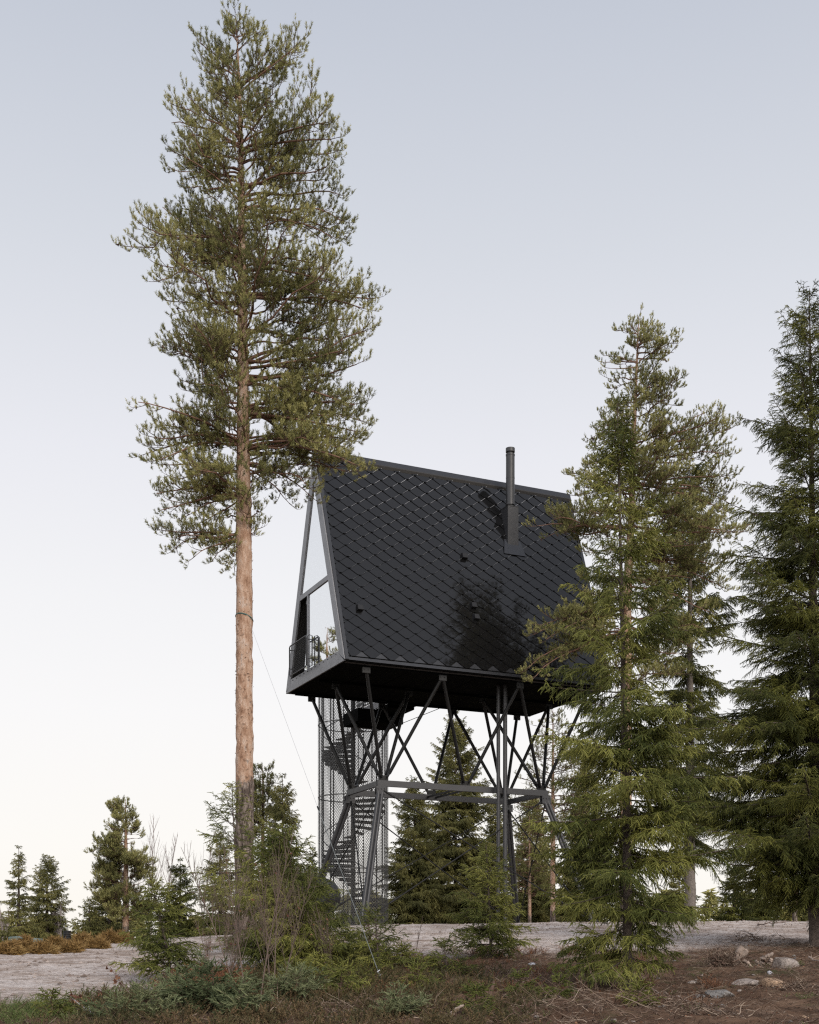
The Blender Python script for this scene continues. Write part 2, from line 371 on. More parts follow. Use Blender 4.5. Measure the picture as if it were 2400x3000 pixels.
def make_pine(name, base, H, limbs_local, seed, D, label, group=None, trunk_pts=None, trunk_r=None, dens=1., bark=None, needles=None, cat='pine tree', stubs=True, mesh_only=False, npx=1.):
    r = np.random.default_rng(seed); bark = bark or M['pinebark']; needles = needles or M['pine']
    wood = MB(); trunk_mesh(wood, trunk_pts, trunk_r, r, sides=18 if D < 30 else 9, n=150 if D < 30 else 30, rough=.05 if D < 30 else .03)
    emit_tubes(wood, limbs_local, 8 if D < 45 else 4, 6 if D < 45 else 4, 2, .25)
    if D < 30:      # loose bark flakes curling off the orange upper trunk
        n = 1500; u = r.random(n)**.8; z = 1.5 + u*(H-3); th = r.uniform(0, 6.28, n)
        tz = np.linspace(0, 1, len(trunk_r)); R = np.interp(z/H, tz, trunk_r); cx = np.interp(z/H, np.linspace(0, 1, len(trunk_pts)), trunk_pts[:, 0])
        c = np.stack([cx + R*np.cos(th)*.98, R*np.sin(th)*.98, z], 1); o_ = np.stack([np.cos(th), np.sin(th), 0*th], 1); tn = np.stack([-np.sin(th), np.cos(th), 0*th], 1)
        w = r.uniform(.006, .02, n)[:, None]; h = r.uniform(.01, .045, n)[:, None]; out = r.uniform(.008, .032, n)[:, None]; sg = r.choice([-1, 1], n)[:, None]
        V = np.stack([c-tn*w, c+tn*w, c+tn*w+o_*out+UP*h*sg, c-tn*w+o_*out*.7+UP*h*sg], 1)
        wood.add(V.reshape(-1, 3), np.arange(4*n).reshape(-1, 4), 0)
    l2, l3, l4 = pine_crown(limbs_local, r, D, dens)
    emit_tubes(wood, l2, 3 if D < 45 else 2, 4 if D < 30 else 3, 1, .4)
    cr = MB(); s = max(1., D/26.)
    if D < 60: emit_tubes(cr, l3, 2, 3, 0, .5)
    # tone varies from branch to branch
    var = np.clip(.5 + .2*np.sin(l4.p[:, 0]*2.1+l4.p[:, 2]*1.7) + r.normal(0, .2, len(l4)), 0, 1)
    pm = D/(F*.341); w_ = max(.0075, .42*pm); nl_ = max(.062, 1.9*pm)
    cnt_ = 27 if D < 30 else (24 if D < 42 else 16)
    emit_needles(cr, l4, r, 1, nl_*npx, w_*npx, .8, 1, varc=var, minn=cnt_)
    print('PINE', name, D, len(l2), len(l3), len(l4), len(l4)*cnt_)
    # a few cones and dead dark sprays
    if D < 40:
        n = 260; i = r.integers(0, len(l3), n); c = l3.at(i, r.random(n)); w = .03
        for q in range(3):
            a = r.normal(0, 1, (n, 3))*w; cr.add(np.stack([c, c+a, c+np.roll(a, 1, 1)], 1).reshape(-1, 3), np.arange(3*n).reshape(-1, 3), 0)
    if mesh_only: return wood, cr
    e = empty(name, base, label, cat, group)
    wood.build('trunk', [bark, M['twig'], M['limb']], e); cr.build('crown', [M['twig'], needles], e)
    return e
def limbs_from(attach, tips, r, sag, rad):
    attach = np.array(attach, float); tips = np.array(tips, float); v = tips-attach; L = np.linalg.norm(v, axis=1)
    b = np.zeros_like(v); b[:, 2] = sag; b += r.normal(0, .05, v.shape)
    st = Stems(attach, v/L[:, None]-b, b, L, rad)
    st.w = r.normal(0, 1, v.shape)*(L*.028)[:, None]; st.q = r.choice([6.283, 9.42, 12.57], len(L))
    return st

def make_spruce_parts(H, R, seed, D, nbk=1., base_h=.06, power=.85, spacing=.22, drop=.35, hang=.5, dens=1., tipup=.35, fine=1., lean=0., irregular=.25, trunk_r=None, leader=.06, topang=.9, sparse=0., topthin=0.):
    """returns wood and crown builders for a spruce of height H and lowest branch length R"""
    r = np.random.default_rng(seed); s = max(1., D/16.)*fine
    trunk_r = trunk_r or H*.0135
    wood = MB(); tp = np.array([[0, 0, -.3], [lean*.2, 0, H*.3], [lean*.6, 0, H*.65], [lean, 0, H]])
    trunk_mesh(wood, tp, [trunk_r*1.15, trunk_r*.8, trunk_r*.42, .006], r, sides=9, n=40, rough=.07)
    zs = []; z = base_h*H
    while z < H*(1-leader):
        f = z/H; nb = max(4, int(round((7.6*(1-f*.35))*(1-sparse)*nbk)))
        a0 = r.uniform(0, 6.28)
        for k in range(nb):
            if r.random() < sparse*.4 + topthin*max(0, f-.42)/.58: continue
            zs.append((z + r.uniform(-.5, .5)*spacing, a0 + k*6.283/nb + r.normal(0, .25), f))
        z += spacing*(.75 + .5*r.random())*(1.05-.45*f)*max(1, H/7)**.25
    for k in range(4): zs.append((H*.985, k*1.57 + r.uniform(0, .5), .99))
    zs = np.array(zs); n = len(zs); f = np.clip(zs[:, 0]/H, 0, 1)
    L = (R*(1-(f-base_h*.0))**power*np.where(f < base_h+.05, .62, 1)) + .06
    L *= np.clip(1 + r.normal(0, irregular, n), .45, 1.5)
    el = np.where(f > .6, (f-.6)/.4*topang, -drop*(1-f/.6)) + r.normal(0, .1, n) + .1
    d = np.stack([np.cos(zs[:, 1])*np.cos(el), np.sin(zs[:, 1])*np.cos(el), np.sin(el)], 1)
    cx = np.interp(f, [0, .3, .65, 1], [0, lean*.2, lean*.6, lean])
    b = np.zeros((n, 3)); b[:, 2] = np.where(f > .6, .05, tipup*.7*(1-f) - .12)
    b[:, 2] = np.where(f < .5, b[:, 2] - .05*r.random(n), b[:, 2])
    l1 = Stems(np.stack([cx, 0*cx, zs[:, 0]], 1), d, b, L, np.clip(L*.011, .004, .04))
    emit_tubes(wood, l1, 5, 5 if D < 30 else 3, 0, .25)
    pm_ = D/(F*.341)*fine; s = max(1., pm_/.0127)
    if D > 40: dens = dens*1.45
    sp2 = .052*s**.5/dens; sp3 = .027*s**.7/dens
    l2 = sprout(l1, r, sp2, .10, 1., .88, lambda L_, t, n_: .07 + .46*L_*(1.02-t)*np.where(t < .3, .55+t*1.5, 1), (0, 0, -.12-.15*hang), .003*s**.5, planar=.85, up=-.06)
    l2.L = np.minimum(l2.L, .8)
    l3 = sprout(l2, r, sp3, .06, 1., .75, lambda L_, t, n_: .06 + .34*L_*(1.05-t), (0, 0, -.1-.25*hang), .0016*s**.5, planar=.6, up=-.02-.5*hang, tip=False)
    l3.L = np.clip(l3.L, .04*s**.3, .24)
    cr = MB(); emit_tubes(cr, l2, 2, 3, 0, .4)
    nl = max(.018, .95*pm_); w = max(.006, .46*pm_)
    ax = Stems(l1.p, l1.d, l1.b, l1.L, l1.r)
    # upper and outer shoots are younger and lighter
    def tone(st, base): return np.clip(base + .25*np.sin(st.p[:, 0]*4.+st.p[:, 2]*3.3+seed) + r.normal(0, .15, len(st)), 0, 1)
    pm = (1.5 if D < 30 else 1.9)/w
    tn = tone(l3, .5); core = Stems(l3.p, l3.d, l3.b, l3.L, nl*.34*r.uniform(.7, 1.2, len(l3)))
    emit_tubes(cr, core, 2 if D < 30 else 1, 3, 1, .45, var=tn, smooth=False)
    emit_needles(cr, l3, r, pm*.62, nl, w, .75, 1, varc=tn, minn=5)
    tn = tone(l2, .48); core = Stems(l2.at(np.arange(len(l2)), np.full(len(l2), .25)), l2.tan(np.arange(len(l2)), np.full(len(l2), .25)), l2.b, l2.L*.75, nl*.32)
    emit_tubes(cr, core, 2, 3, 1, .6, var=tn, smooth=False)
    emit_needles(cr, l2, r, pm*.6, nl, w, .85, 1, t0=.05, varc=tn, minn=5)
    emit_needles(cr, ax, r, pm*.6, nl, w, .9, 1, t0=.35, varc=tone(ax, .45), minn=4)
    ld = Stems([[cx.max() if lean else 0, 0, H*(1-leader-.05)]], [[0, 0, 1.]], [[0, 0, 0]], H*(leader+.05), .01)
    if lean: ld.p[0, 0] = lean*(1-leader)
    emit_needles(cr, ld, r, pm*.8, nl, w, .8, 1, minn=12)
    print('SPRUCE', round(H, 1), D, len(l1), len(l2), len(l3), sum(len(x) for x in cr.f))
    return wood, cr
def make_spruce(name, base, label, bark=None, needles=None, group=None, rz=0, cat='spruce tree', **k):
    w, c = make_spruce_parts(**k)
    e = empty(name, base, label, cat, group, rz)
    w.build('trunk', [bark or M['sprucebark']], e); c.build('crown', [M['twig'], needles or M['spruce']], e)
    return e

# ------------------------------------------------------------------ ground sheet
def m_ground():
    m, t, b, o = mat_new('sandy_ground_and_forest_floor')
    at = nd(t, 'ShaderNodeAttribute', attribute_name='dirt')
    str_ = mapping(t, (.7, 1.15, 1)); n1 = noise(t, 1.3, 10, .65, str_, .6)
    dirt = rampn(t, n1, [(.33, (.20, .145, .115)), (.43, (.34, .275, .235)), (.55, (.50, .44, .405)), (.75, (.58, .53, .50))])
    n2 = noise(t, 14, 10, .7, mapping(t, (.8, 1.2, 1)))
    dirt = mixc(t, rampn(t, n2, [(.5, (0, 0, 0)), (.66, (.8, .8, .8))]), dirt, (.17, .12, .09))
    n3 = noise(t, 5, 8, .75, mapping(t, (.5, 1.3, 1)), 1.2)
    dirt = mixc(t, rampn(t, n3, [(.54, (0, 0, 0)), (.63, (.8, .8, .8))]), dirt, (.13, .09, .065))
    fl = rampn(t, noise(t, 2.1, 10, .7, None, .5), [(.3, (.032, .018, .011)), (.5, (.115, .068, .043)), (.68, (.21, .14, .095))])
    fl = mixc(t, rampn(t, noise(t, 1.1, 8, .7, mapping(t, (1, 1, 1), (5, 3, 0))), [(.52, (0, 0, 0)), (.64, (.7, .7, .7))]), fl, (.05, .06, .022))
    fl = mixc(t, rampn(t, noise(t, 26, 8, .8), [(.52, (0, 0, 0)), (.7, (.6, .6, .6))]), fl, (.18, .13, .10))
    t.links.new(mixc(t, at.outputs['Fac'], fl, dirt), b.inputs['Base Color'])
    b.inputs['Roughness'].default_value = .95; b.inputs['Specular IOR Level'].default_value = .15
    bump(t, b, noise(t, 7, 12, .75, mapping(t, (.7, 1.3, 1))), .9, .08)
    return m
def build_ground():
    def grade(lo, hi, core0, core1, step, grow):
        c = list(np.arange(core0, core1, step)); s = step; x = core0
        while x > lo: s *= grow; x -= s; c.insert(0, x)
        s = step; x = c[-1]
        while x < hi: s *= grow; x += s; c.append(x)
        return np.array(c)
    xs = grade(-900, 900, -8.5, 11, .07, 1.12); ys = grade(-200, 2400, 11.5, 38, .075, 1.12)
    X, Y = np.meshgrid(xs, ys); Z = ground(X, np.maximum(Y, -5)); Z = np.where(Y < 0, -1.6 + 0*Z, Z)
    m = dirt_mask(X, Y)
    crest = 1
    fine = ((X > -9) & (X < 11.5) & (Y > 11) & (Y < 39))
    Z = Z + fine*rng.normal(0, .007, Z.shape)*(1-.45*m)
    V = np.stack([X, Y, Z], -1).reshape(-1, 3); nx = len(xs); ny = len(ys)
    i = np.arange(ny-1)[:, None]*nx; j = np.arange(nx-1)[None]
    f = np.stack([i+j, i+j+1, i+nx+j+1, i+nx+j], -1).reshape(-1, 4)
    mb = MB(); mb.add(V, f, 0, None, True); o = mb.build('ground', m_ground())
    a = o.data.attributes.new('dirt', 'FLOAT', 'POINT'); a.data.foreach_set('value', m.ravel().astype(np.float32))
    tag(o, kind='structure')
build_ground()
M['edge_glint'] = m_plain('painted_edge_highlights', (.34, .34, .35), .45, .4, var=.8, scale=2.2)  # pale tone stands in for highlights on the shingle edges
# ------------------------------------------------------------------ the cabin on its steel trestle
CA = math.radians(65.4); CX, CY = 1.295, 42.61
LV = np.array([math.sin(CA), math.cos(CA)]); SV = np.array([-math.cos(CA), math.sin(CA)])
GZ = .9; RZ = math.atan2(LV[1], LV[0])
HL, HW, Z0, RH = 4.8, 2.7, 9.0, 7.3            # half length, half width, floor level, roof height
def uv_at(px, py, plane='roof'):
    """(u, v, z) where the view ray through a photo pixel meets the near roof slope"""
    a = (px-HX)/F; c = (HY-py)/F
    # v = (aD-CX)*SV0 + (D-CY)*SV1 ; on the slope v = -HW + HW*(cD-Z0)/RH
    k = a*SV[0]+SV[1]; k0 = -CX*SV[0]-CY*SV[1]
    D = (-HW - HW*Z0/RH - k0)/(k - HW*c/RH)
    q = np.array([a*D-CX, D-CY]); return float(q@LV), float(q@SV), c*D
hw = lambda z: HW*(1-(z-Z0)/RH)
cabin = empty('treetop_cabin', (CX, CY, GZ), 'black A-frame cabin clad in diamond metal shingles, raised on a steel trestle', 'cabin', rz=RZ)
OFF = (0, 0, -GZ)
def part(mb, name, mats, parent=cabin): return mb.build(name, mats, parent, OFF if parent in (cabin,) else (0, 0, 0))
rs = np.random.default_rng(21)
SL = math.hypot(HW, RH)
def roof_side(sg):
    nrm_ = np.array([0, sg*RH/SL, HW/SL]); up_ = np.array([0, -sg*HW/SL, RH/SL]); org = np.array([0, sg*HW, Z0])
    T = lambda a, h, o: org + np.array([1, 0, 0])*a + up_*h + nrm_*o
    # slab
    s = MB(); a0, a1, h1, th = -HL+.06, HL-.06, SL-.02, .22
    c = [T(a0, 0, 0), T(a1, 0, 0), T(a1, 0, -th), T(a0, 0, -th), T(a0, h1, 0), T(a1, h1, 0), T(a1, h1-.1, -th), T(a0, h1-.1, -th)]
    s.box8(c, 0); roof = part(s, 'roof', [M['inside']])
    t = MB(); W_, V_ = .650, .432; nr = int(SL/V_*2)+2
    TT = lambda a, h, o: org[None] + np.array([[1., 0, 0]])*a[:, None] + up_[None]*h[:, None] + nrm_[None]*o[:, None]
    for row in range(0, nr):
        hc = .31 + row*V_/2
        for k in range(-9, 10):
            ac = k*W_ + (W_/2 if row % 2 else 0)
            if abs(ac) > HL + .25: continue
            g = .011; cl = .062
            a = np.array([ac-cl, ac+cl, ac+W_/2-g*1.3, ac+cl, ac-cl, ac-W_/2+g*1.3]); h = np.array([-V_/2+g*.8, -V_/2+g*.8, 0, V_/2, V_/2, 0]) + hc
            if h.max() < .13 or h.min() > SL-.2: continue
            tilt = rs.normal(0, .0030, 2)
            o = .012 + .034*(hc+V_/2-h)/V_ + (a-ac)*tilt[0]*2 + (h-hc)*tilt[1]*2
            a_ = np.clip(a, -HL+.07, HL-.07); h_ = np.clip(h, .03, SL-.10)
            if np.ptp(a_) < .05 or np.ptp(h_) < .03: continue
            pts = TT(a_, h_, o); ctr = TT(np.array([a_.mean()]), np.array([h_.mean()]), np.array([o.mean() + .0045 + rs.normal(0, .0018)]))
            t.add(np.concatenate([pts, ctr]), [[6, i, (i+1) % 6] if sg < 0 else [6, (i+1) % 6, i] for i in range(6)], 0, None, True)
            if h_.min() > .5 and abs(a_).max() < HL-.1:  # painted glint strip on the lower-right edge, wider toward the ridge
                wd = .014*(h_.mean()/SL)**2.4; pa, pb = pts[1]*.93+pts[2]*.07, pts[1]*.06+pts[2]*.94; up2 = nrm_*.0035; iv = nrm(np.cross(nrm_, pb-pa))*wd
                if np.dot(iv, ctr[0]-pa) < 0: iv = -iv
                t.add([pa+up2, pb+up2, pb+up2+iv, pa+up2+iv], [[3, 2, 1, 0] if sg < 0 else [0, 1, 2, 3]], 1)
            low = TT(a_, h_, o*0+.001)
            t.add(np.concatenate([pts, low]), [[i, (i+1) % 6, 6+(i+1) % 6, 6+i] for i in (5, 0, 1)], 0)
    t.build('metal_shingles', [M['shingle'], M['edge_glint']], roof)
    f = MB()      # eave strip, ridge flashing
    f.box8([T(-HL+.05, -.02, .001), T(HL-.05, -.02, .001), T(HL-.05, -.02, .010), T(-HL+.05, -.02, .010), T(-HL+.05, .5, .001), T(HL-.05, .5, .001), T(HL-.05, .5, .010), T(-HL+.05, .5, .010)], 0)
    f.build('eave_flashing', [M['flashing']], roof); f = MB()
    f.box8([T(-HL, SL-.24, .048), T(HL, SL-.24, .048), T(HL, SL-.24, .058), T(-HL, SL-.24, .058), T(-HL, SL+.02, .006), T(HL, SL+.02, .006), T(HL, SL+.02, .058), T(-HL, SL+.02, .058)], 0)
    f.build('ridge_flashing', [M['flashing']], roof)
    # edge trims along both gables
    for e in (-1, 1):
        g = MB(); x0, x1 = (e*HL, e*(HL-.10))
        g.box8([T(x0, -.02, -.02), T(x1, -.02, -.02), T(x1, -.02, .045), T(x0, -.02, .045), T(x0, SL+.02, -.02), T(x1, SL+.02, -.02), T(x1, SL+.02, .045), T(x0, SL+.02, .045)], 0)
        g.build('edge_trim', [M['flashing']], roof)
    return T
TF = roof_side(-1); roof_side(1)
# floor slab with black underside, joints
fl = MB(); fl.box(-HL+.01, HL-.01, -HW+.02, HW-.02, Z0-.05, Z0+.12)
for k in range(1, 8): fl.box(-HL+k*1.2-.012, -HL+k*1.2+.012, -HW+.05, HW-.05, Z0-.062, Z0-.052)
for vv in (-2.4, .15, 2.4): fl.box(-HL+.2, HL-.2, vv-.05, vv+.05, Z0-.13, Z0-.064)
part(fl, 'floor', [M['under']])
# far gable wall
bw = MB(); x = HL-.12
bw.add([(x, -HW+.05, Z0), (x, HW-.05, Z0), (x, 0, Z0+RH-.1), (x-.1, -HW+.05, Z0), (x-.1, HW-.05, Z0), (x-.1, 0, Z0+RH-.1)], [[0, 1, 2], [5, 4, 3]], 0)
part(bw, 'rear_gable_wall', [M['steel']])
# front gable: grey frame
X0, X1 = -HL+.02, -HL-.035       # back and front planes of the frame
def gprism(mb, pts, xa, xb, mat=0):
    n = len(pts); v = [(xb, p[0], p[1]) for p in pts] + [(xa, p[0], p[1]) for p in pts]
    mb.add(v, [list(range(n))[::-1], list(range(n, 2*n))]); mb.add(v, [[i, (i+1) % n, n+(i+1) % n, n+i] for i in range(n)])
fr = MB(); sw = .36
zt = Z0+RH
for sg in (-1, 1):
    e = lambda z, inset: sg*(hw(z)-inset)
    gprism(fr, [(e(Z0, .0), Z0), (e(Z0+.24, sw), Z0+.24), (e(zt-1.0, sw), zt-1.0), (e(zt, 0), zt)], X0, X1)
gprism(fr, [(-HW, Z0-.05), (HW, Z0-.05), (hw(Z0+.22)-sw*.9, Z0+.22), (-(hw(Z0+.22)-sw*.9), Z0+.22)], X0, X1-.004)
# apex infill
gprism(fr, [(-(hw(zt-1.0)-sw+.005), zt-1.0), ((hw(zt-1.0)-sw+.005), zt-1.0), (0, zt-.25)], X0, X1+.006)
frame = part(fr, 'window_frame', [M['frame']])
m2 = MB(); zm = 11.85; vm = .57
w2 = lambda z: hw(z)-sw
gprism(m2, [(-w2(zm-.08)-.02, zm-.08), (w2(zm-.08)+.02, zm-.08), (w2(zm+.08)+.02, zm+.08), (-w2(zm+.08)-.02, zm+.08)], X0, X1+.004)
gprism(m2, [(vm-.055, Z0+.34), (vm+.055, Z0+.34), (vm+.055, zm-.08), (vm-.055, zm-.08)], X0, X1+.008)
zb = Z0+.34
gprism(m2, [(-w2(Z0+.22)-.0, Z0+.22), (w2(Z0+.22), Z0+.22), (w2(zb), zb), (-w2(zb), zb)], X0, X1+.003)
part(m2, 'window_mullion', [M['frame']])
for vv in np.linspace(-2.0, 2.0, 12):
    scr = MB(); scr.box(X1-.012, X1+.002, vv-.014, vv+.014, Z0+.265, Z0+.293); part(scr, 'frame_bolt', [M['steel']])
def pane(pts, x, name='glass_pane'):
    g = MB(); gprism(g, pts, x+.012, x); return part(g, name, [M['glass']])
gi = .02; xg = -HL+.005
pane([(-(w2(zm+.08)+gi), zm+.07), (w2(zm+.08)+gi, zm+.07), (w2(zt-1.0)+.02, zt-.98), (-(w2(zt-1.0)+.02), zt-.98)], xg)
pane([(-(w2(zb)+gi), zb-.02), (vm-.04, zb-.02), (vm-.04, zm-.06), (-(w2(zm-.08)+gi), zm-.06)], xg)
# open door leaf set back inside the dark opening
dl = MB(); dl.box(-HL+.10, -HL+.16, .62, .68, zb, zm-.12); dl.box(-HL+.10, -HL+.16, .62, 1.05, zm-.25, zm-.12)
door = part(dl, 'door_leaf', [M['frame']])
g = MB(); gprism(g, [(.66, zb), (1.30, zb), (.86, zm-.25), (.66, zm-.25)], -HL+.14, -HL+.125); g.build('door_glass', [M['glass']], door)
inn = MB(); inn.box(-HL+.9, -HL+.95, .2, 2.4, Z0+.14, zm+.3); part(inn, 'inner_wall', [M['inside']])
# French-balcony guard
gd = MB(); xr = -HL-.20; za, zb2, va, vb = 9.36, 10.36, .20, 1.86; rr = .09
loop = []
for cy, cz, a0 in ((vb-rr, zb2-rr, 0), (va+rr, zb2-rr, 90), (va+rr, za+rr, 180), (vb-rr, za+rr, 270)):
    for k in range(5):
        a = math.radians(a0+k*22.5); loop.append((xr, cy+rr*math.cos(a), cz+rr*math.sin(a)))
loop.append(loop[0]); gd.poly(loop, .021, 8)
lp2 = [(xr+.0+.16*(1-math.cos(t))*.5, va-.10, z) for t, z in ((0, za), (0, zb2-.05), (1.5, zb2), (3.14, zb2-.02), (3.14, za+.02), (1.5, za-.02), (0, za))]
gd.poly(lp2, .018, 6)
for z in (za+.25, zb2-.12):
    gd.poly([(xr, va, z), (X1+.02, va-.02, z)], .016, 6); gd.poly([(xr, vb, z), (X1+.02, vb-.02, z)], .016, 6)
guard = part(gd, 'balcony_guard', [M['steel_grey']])
gm = MB()
for vv in np.arange(va+.06, vb-.02, .085): gm.bar((xr, vv, za+.015), (xr, vv, zb2-.015), .004, .004, up=(1, 0, 0))
for z in np.arange(za+.06, zb2-.02, .06): gm.bar((xr+.006, va+.015, z), (xr+.006, vb-.015, z), .004, .004)
gm.build('wire_mesh', [M['steel_grey']], guard)
# chimney
cu, cv, cz = uv_at(1503, 1607)
bx = MB(); bw_ = .205; yf = cv-.02; yb = cv+.48; zt_ = cz+1.42
bx.box8([(cu-bw_, yf, cz-.05), (cu+bw_, yf, cz-.05), (cu+bw_, yb+.3, cz+1.0), (cu-bw_, yb+.3, cz+1.0), (cu-bw_, yf, zt_), (cu+bw_, yf, zt_), (cu+bw_, yb, zt_), (cu-bw_, yb, zt_)])
bx.box(cu-bw_-.012, cu+bw_+.012, yf-.012, yb+.012, zt_+.002, zt_+.02)
chim = part(bx, 'chimney', [M['steel_grey']])
ap = MB()
h0 = (cz-Z0)*SL/RH
for sh in (((cu-.42, h0-.30), (cu+.42, h0-.30), (cu+.30, h0+.30), (cu-.30, h0+.30)),):
    ap.box8([TF(a, h, .054) for a, h in sh]+[TF(a, h, .060) for a, h in sh])
ap.build('apron', [M['flashing']], chim)
fx, fy = cu+.0, (yf+yb)/2 - .05
fu = MB(); ztop = cz + (1607-1291)/F*40.3
for (r0, z0_, z1_) in ((.115, zt_+.02, zt_+.10), (.16, zt_+.10, zt_+.16), (.148, zt_+.16, ztop-.26), (.152, zt_+1.0, zt_+1.04), (.156, ztop-.26, ztop-.20), (.10, ztop-.2, ztop-.13), (.156, ztop-.13, ztop)):
    fu.poly([(fx, fy, z0_), (fx, fy, z1_)], r0, 24)
fu.build('flue_pipe', [M['steel_grey']], chim)
# four small roof vents
for px, py in ((1052, 1783), (1358, 1632), (1385, 1776), (1393, 1810)):
    u, v, z = uv_at(px, py); h = (z-Z0)*SL/RH; mb = MB(); a = .10
    mb.box8([TF(u-a, h-.10, .02), TF(u+a, h-.10, .02), TF(u+a, h+.12, .02), TF(u-a, h+.12, .02), TF(u-a*.95, h-.12, .15), TF(u+a*.95, h-.12, .15), TF(u+a*.8, h+.06, .13), TF(u-a*.8, h+.06, .13)])
    ve = part(mb, 'roof_vent', [M['black_plastic']])
    p = MB(); th = np.linspace(0, 2*np.pi, 14)[:-1]
    p.add([TF(u+.19*math.cos(t), h-.05+.2*math.sin(t), .029+.0) for t in th], [list(range(13))[::-1]]); p.build('vent_collar', [M['shingle']], ve)
# trestle ------------------------------------------------------------
BU, BV, BZ = 3.02, 1.30, 5.50
def beam(p0, p1, w, h, name, mats, up=(0, 0, 1)):
    b = MB(); b.bar(p0, p1, w, h, 0, up); return part(b, name, mats)
beam((-BU-.12, -BV, BZ), (BU+.12, -BV, BZ), .12, .19, 'belt_beam', [M['steel_grey']])
beam((-BU-.12, BV, BZ), (BU+.12, BV, BZ), .12, .19, 'belt_beam', [M['steel_grey']])
beam((-BU-.08, -BV+.06, BZ-.01), (-BU-.08, BV-.06, BZ-.01), .10, .17, 'belt_beam', [M['steel_grey']])
beam((BU+.02, -BV+.06, BZ-.01), (BU+.02, BV-.06, BZ-.01), .10, .17, 'belt_beam', [M['steel_grey']])
for du in (-.16, .16): beam((du, -BV+.06, BZ), (du, BV-.06, BZ), .06, .06, 'cross_tie', [M['steel']])
vm_ = .15
tops = {(i, j): (u, v, Z0-.16) for i, u in enumerate((-4.0, -1.38, 1.42, 4.05)) for j, v in enumerate((-2.42, vm_, 2.42))}
nodes = {'a': ((-BU+.08, -BV), [(0, 1), (0, 0), (1, 0), (1, 1)]), 'b': ((-BU+.08, BV), [(0, 2), (0, 1), (1, 2), (1, 1)]),
         'c': ((BU-.12, -BV), [(2, 1), (2, 0), (3, 0), (3, 1)]), 'd': ((BU-.12, BV), [(2, 2), (2, 1), (3, 2), (3, 1)]),
         'e': ((0., -BV), [(1, 0), (2, 0)]), 'f': ((0., BV), [(1, 2), (2, 2)])}
for nm, ((u, v), L_) in nodes.items():
    zb_ = BZ+.12
    gp_ = MB()
    for key in L_:
        t = np.array(tops[key]); b0 = np.array([u, v, zb_]); d = t-b0; d /= np.linalg.norm(d)
        s0 = b0 + d*.12 + np.array([.07*np.sign(d[0]), .03*np.sign(d[1]), 0]); s1 = t - d*.10
        mb = MB(); mb.poly([s0+d*.1, s1], .056, 10); part(mb, 'strut', [M['steel']])
        pl = s0 + d*.02; gp_.bar(pl-d*.08, pl+d*.22, .03, .16, 0, (0, 1, 0) if abs(d[1]) < .5 else (1, 0, 0))
        for q in (.0, .12):
            c = pl+d*q; gp_.poly([c+np.array([0, -.045, 0]), c+np.array([0, .045, 0])], .02, 8)
    gp_.box(u-.16, u+.16, v-.03, v+.03, BZ+.097, BZ+.25)
    part(gp_, 'node_plate', [M['steel']])
for key, t in tops.items():
    mb = MB(); mb.box(t[0]-.13, t[0]+.13, t[1]-.03, t[1]+.03, t[2]-.14, Z0-.066); mb.box(t[0]-.15, t[0]+.15, t[1]-.08, t[1]+.08, Z0-.085, Z0-.0635)
    for q in (-.07, .07): mb.poly([(t[0]+q, t[1]-.05, t[2]-.03), (t[0]+q, t[1]+.05, t[2]-.03)], .022, 8)
    part(mb, 'top_bracket', [M['steel']])
LU, LV_, LZ = 4.21, 2.65, .95
for su in (-1, 1):
    for sv in (-1, 1):
        top = np.array([su*(BU+.02), sv*(BV+.02), BZ-.20]); foot = np.array([su*LU, sv*LV_, LZ]); d = nrm(foot-top); side = nrm(np.cross(d, [0, 1, 0]))
        mb = MB()
        for q in (-1, 1): mb.poly([top+side*q*.062, foot+side*q*.062], .062, 12)
        mb.bar(top, foot, .03, .10, 0, tuple(side)); leg = part(mb, 'leg', [M['steel_grey']])
        hp = MB(); hp.box(top[0]-.17, top[0]+.17, top[1]-.085, top[1]-.062, BZ-.36, BZ-.10); hp.box(top[0]-.17, top[0]+.17, top[1]+.062, top[1]+.085, BZ-.36, BZ-.10)
        for q in (-.11, 0, .11): hp.poly([(top[0]+q, top[1]-.11, BZ-.18+.03*q), (top[0]+q, top[1]+.11, BZ-.18+.03*q)], .024, 8)
        hp.build('head_plate', [M['steel_grey']], leg)
        ft = MB(); ft.box(foot[0]-.22, foot[0]+.22, foot[1]-.22, foot[1]+.22, LZ-.25, LZ-.02); ft.poly([foot+np.array([-.2, -.05, .1]), foot+np.array([.2, -.05, .1])], .05, 10)
        ft.box(foot[0]-.15, foot[0]+.15, foot[1]-.02, foot[1]+.02, LZ-.02, LZ+.2)
        ft.build('foot', [M['steel']], leg)
def rod(p0, p1):
    p0 = np.array(p0); p1 = np.array(p1); mb = MB(); mb.poly([p0, p1], .021, 6)
    d = p1-p0; mb.poly([p0+d*.82, p0+d*.88], .036, 8); mb.poly([p0+d*.015, p0+d*.05], .034, 6); part(mb, 'brace_rod', [M['steel']])
tz = BZ-.24; bz = LZ+.18
T_ = {(a, b): np.array([a*(BU-.05), b*(BV+.0), tz]) for a in (-1, 1) for b in (-1, 1)}
B_ = {(a, b): np.array([a*(LU-.15), b*(LV_-.1), bz]) for a in (-1, 1) for b in (-1, 1)}
for b in (-1, 1):
    rod(T_[(-1, b)]+[0, b*.1, 0], B_[(1, b)]+[0, b*.1, 0]); rod(T_[(1, b)]+[0, b*.04, 0], B_[(-1, b)]+[0, b*.02, 0])
for a in (-1, 1):
    rod(T_[(a, -1)]+[a*.1, 0, 0], B_[(a, 1)]+[a*.1, 0, 0]); rod(T_[(a, 1)]+[a*.04, 0, 0], B_[(a, -1)]+[a*.02, 0, 0])
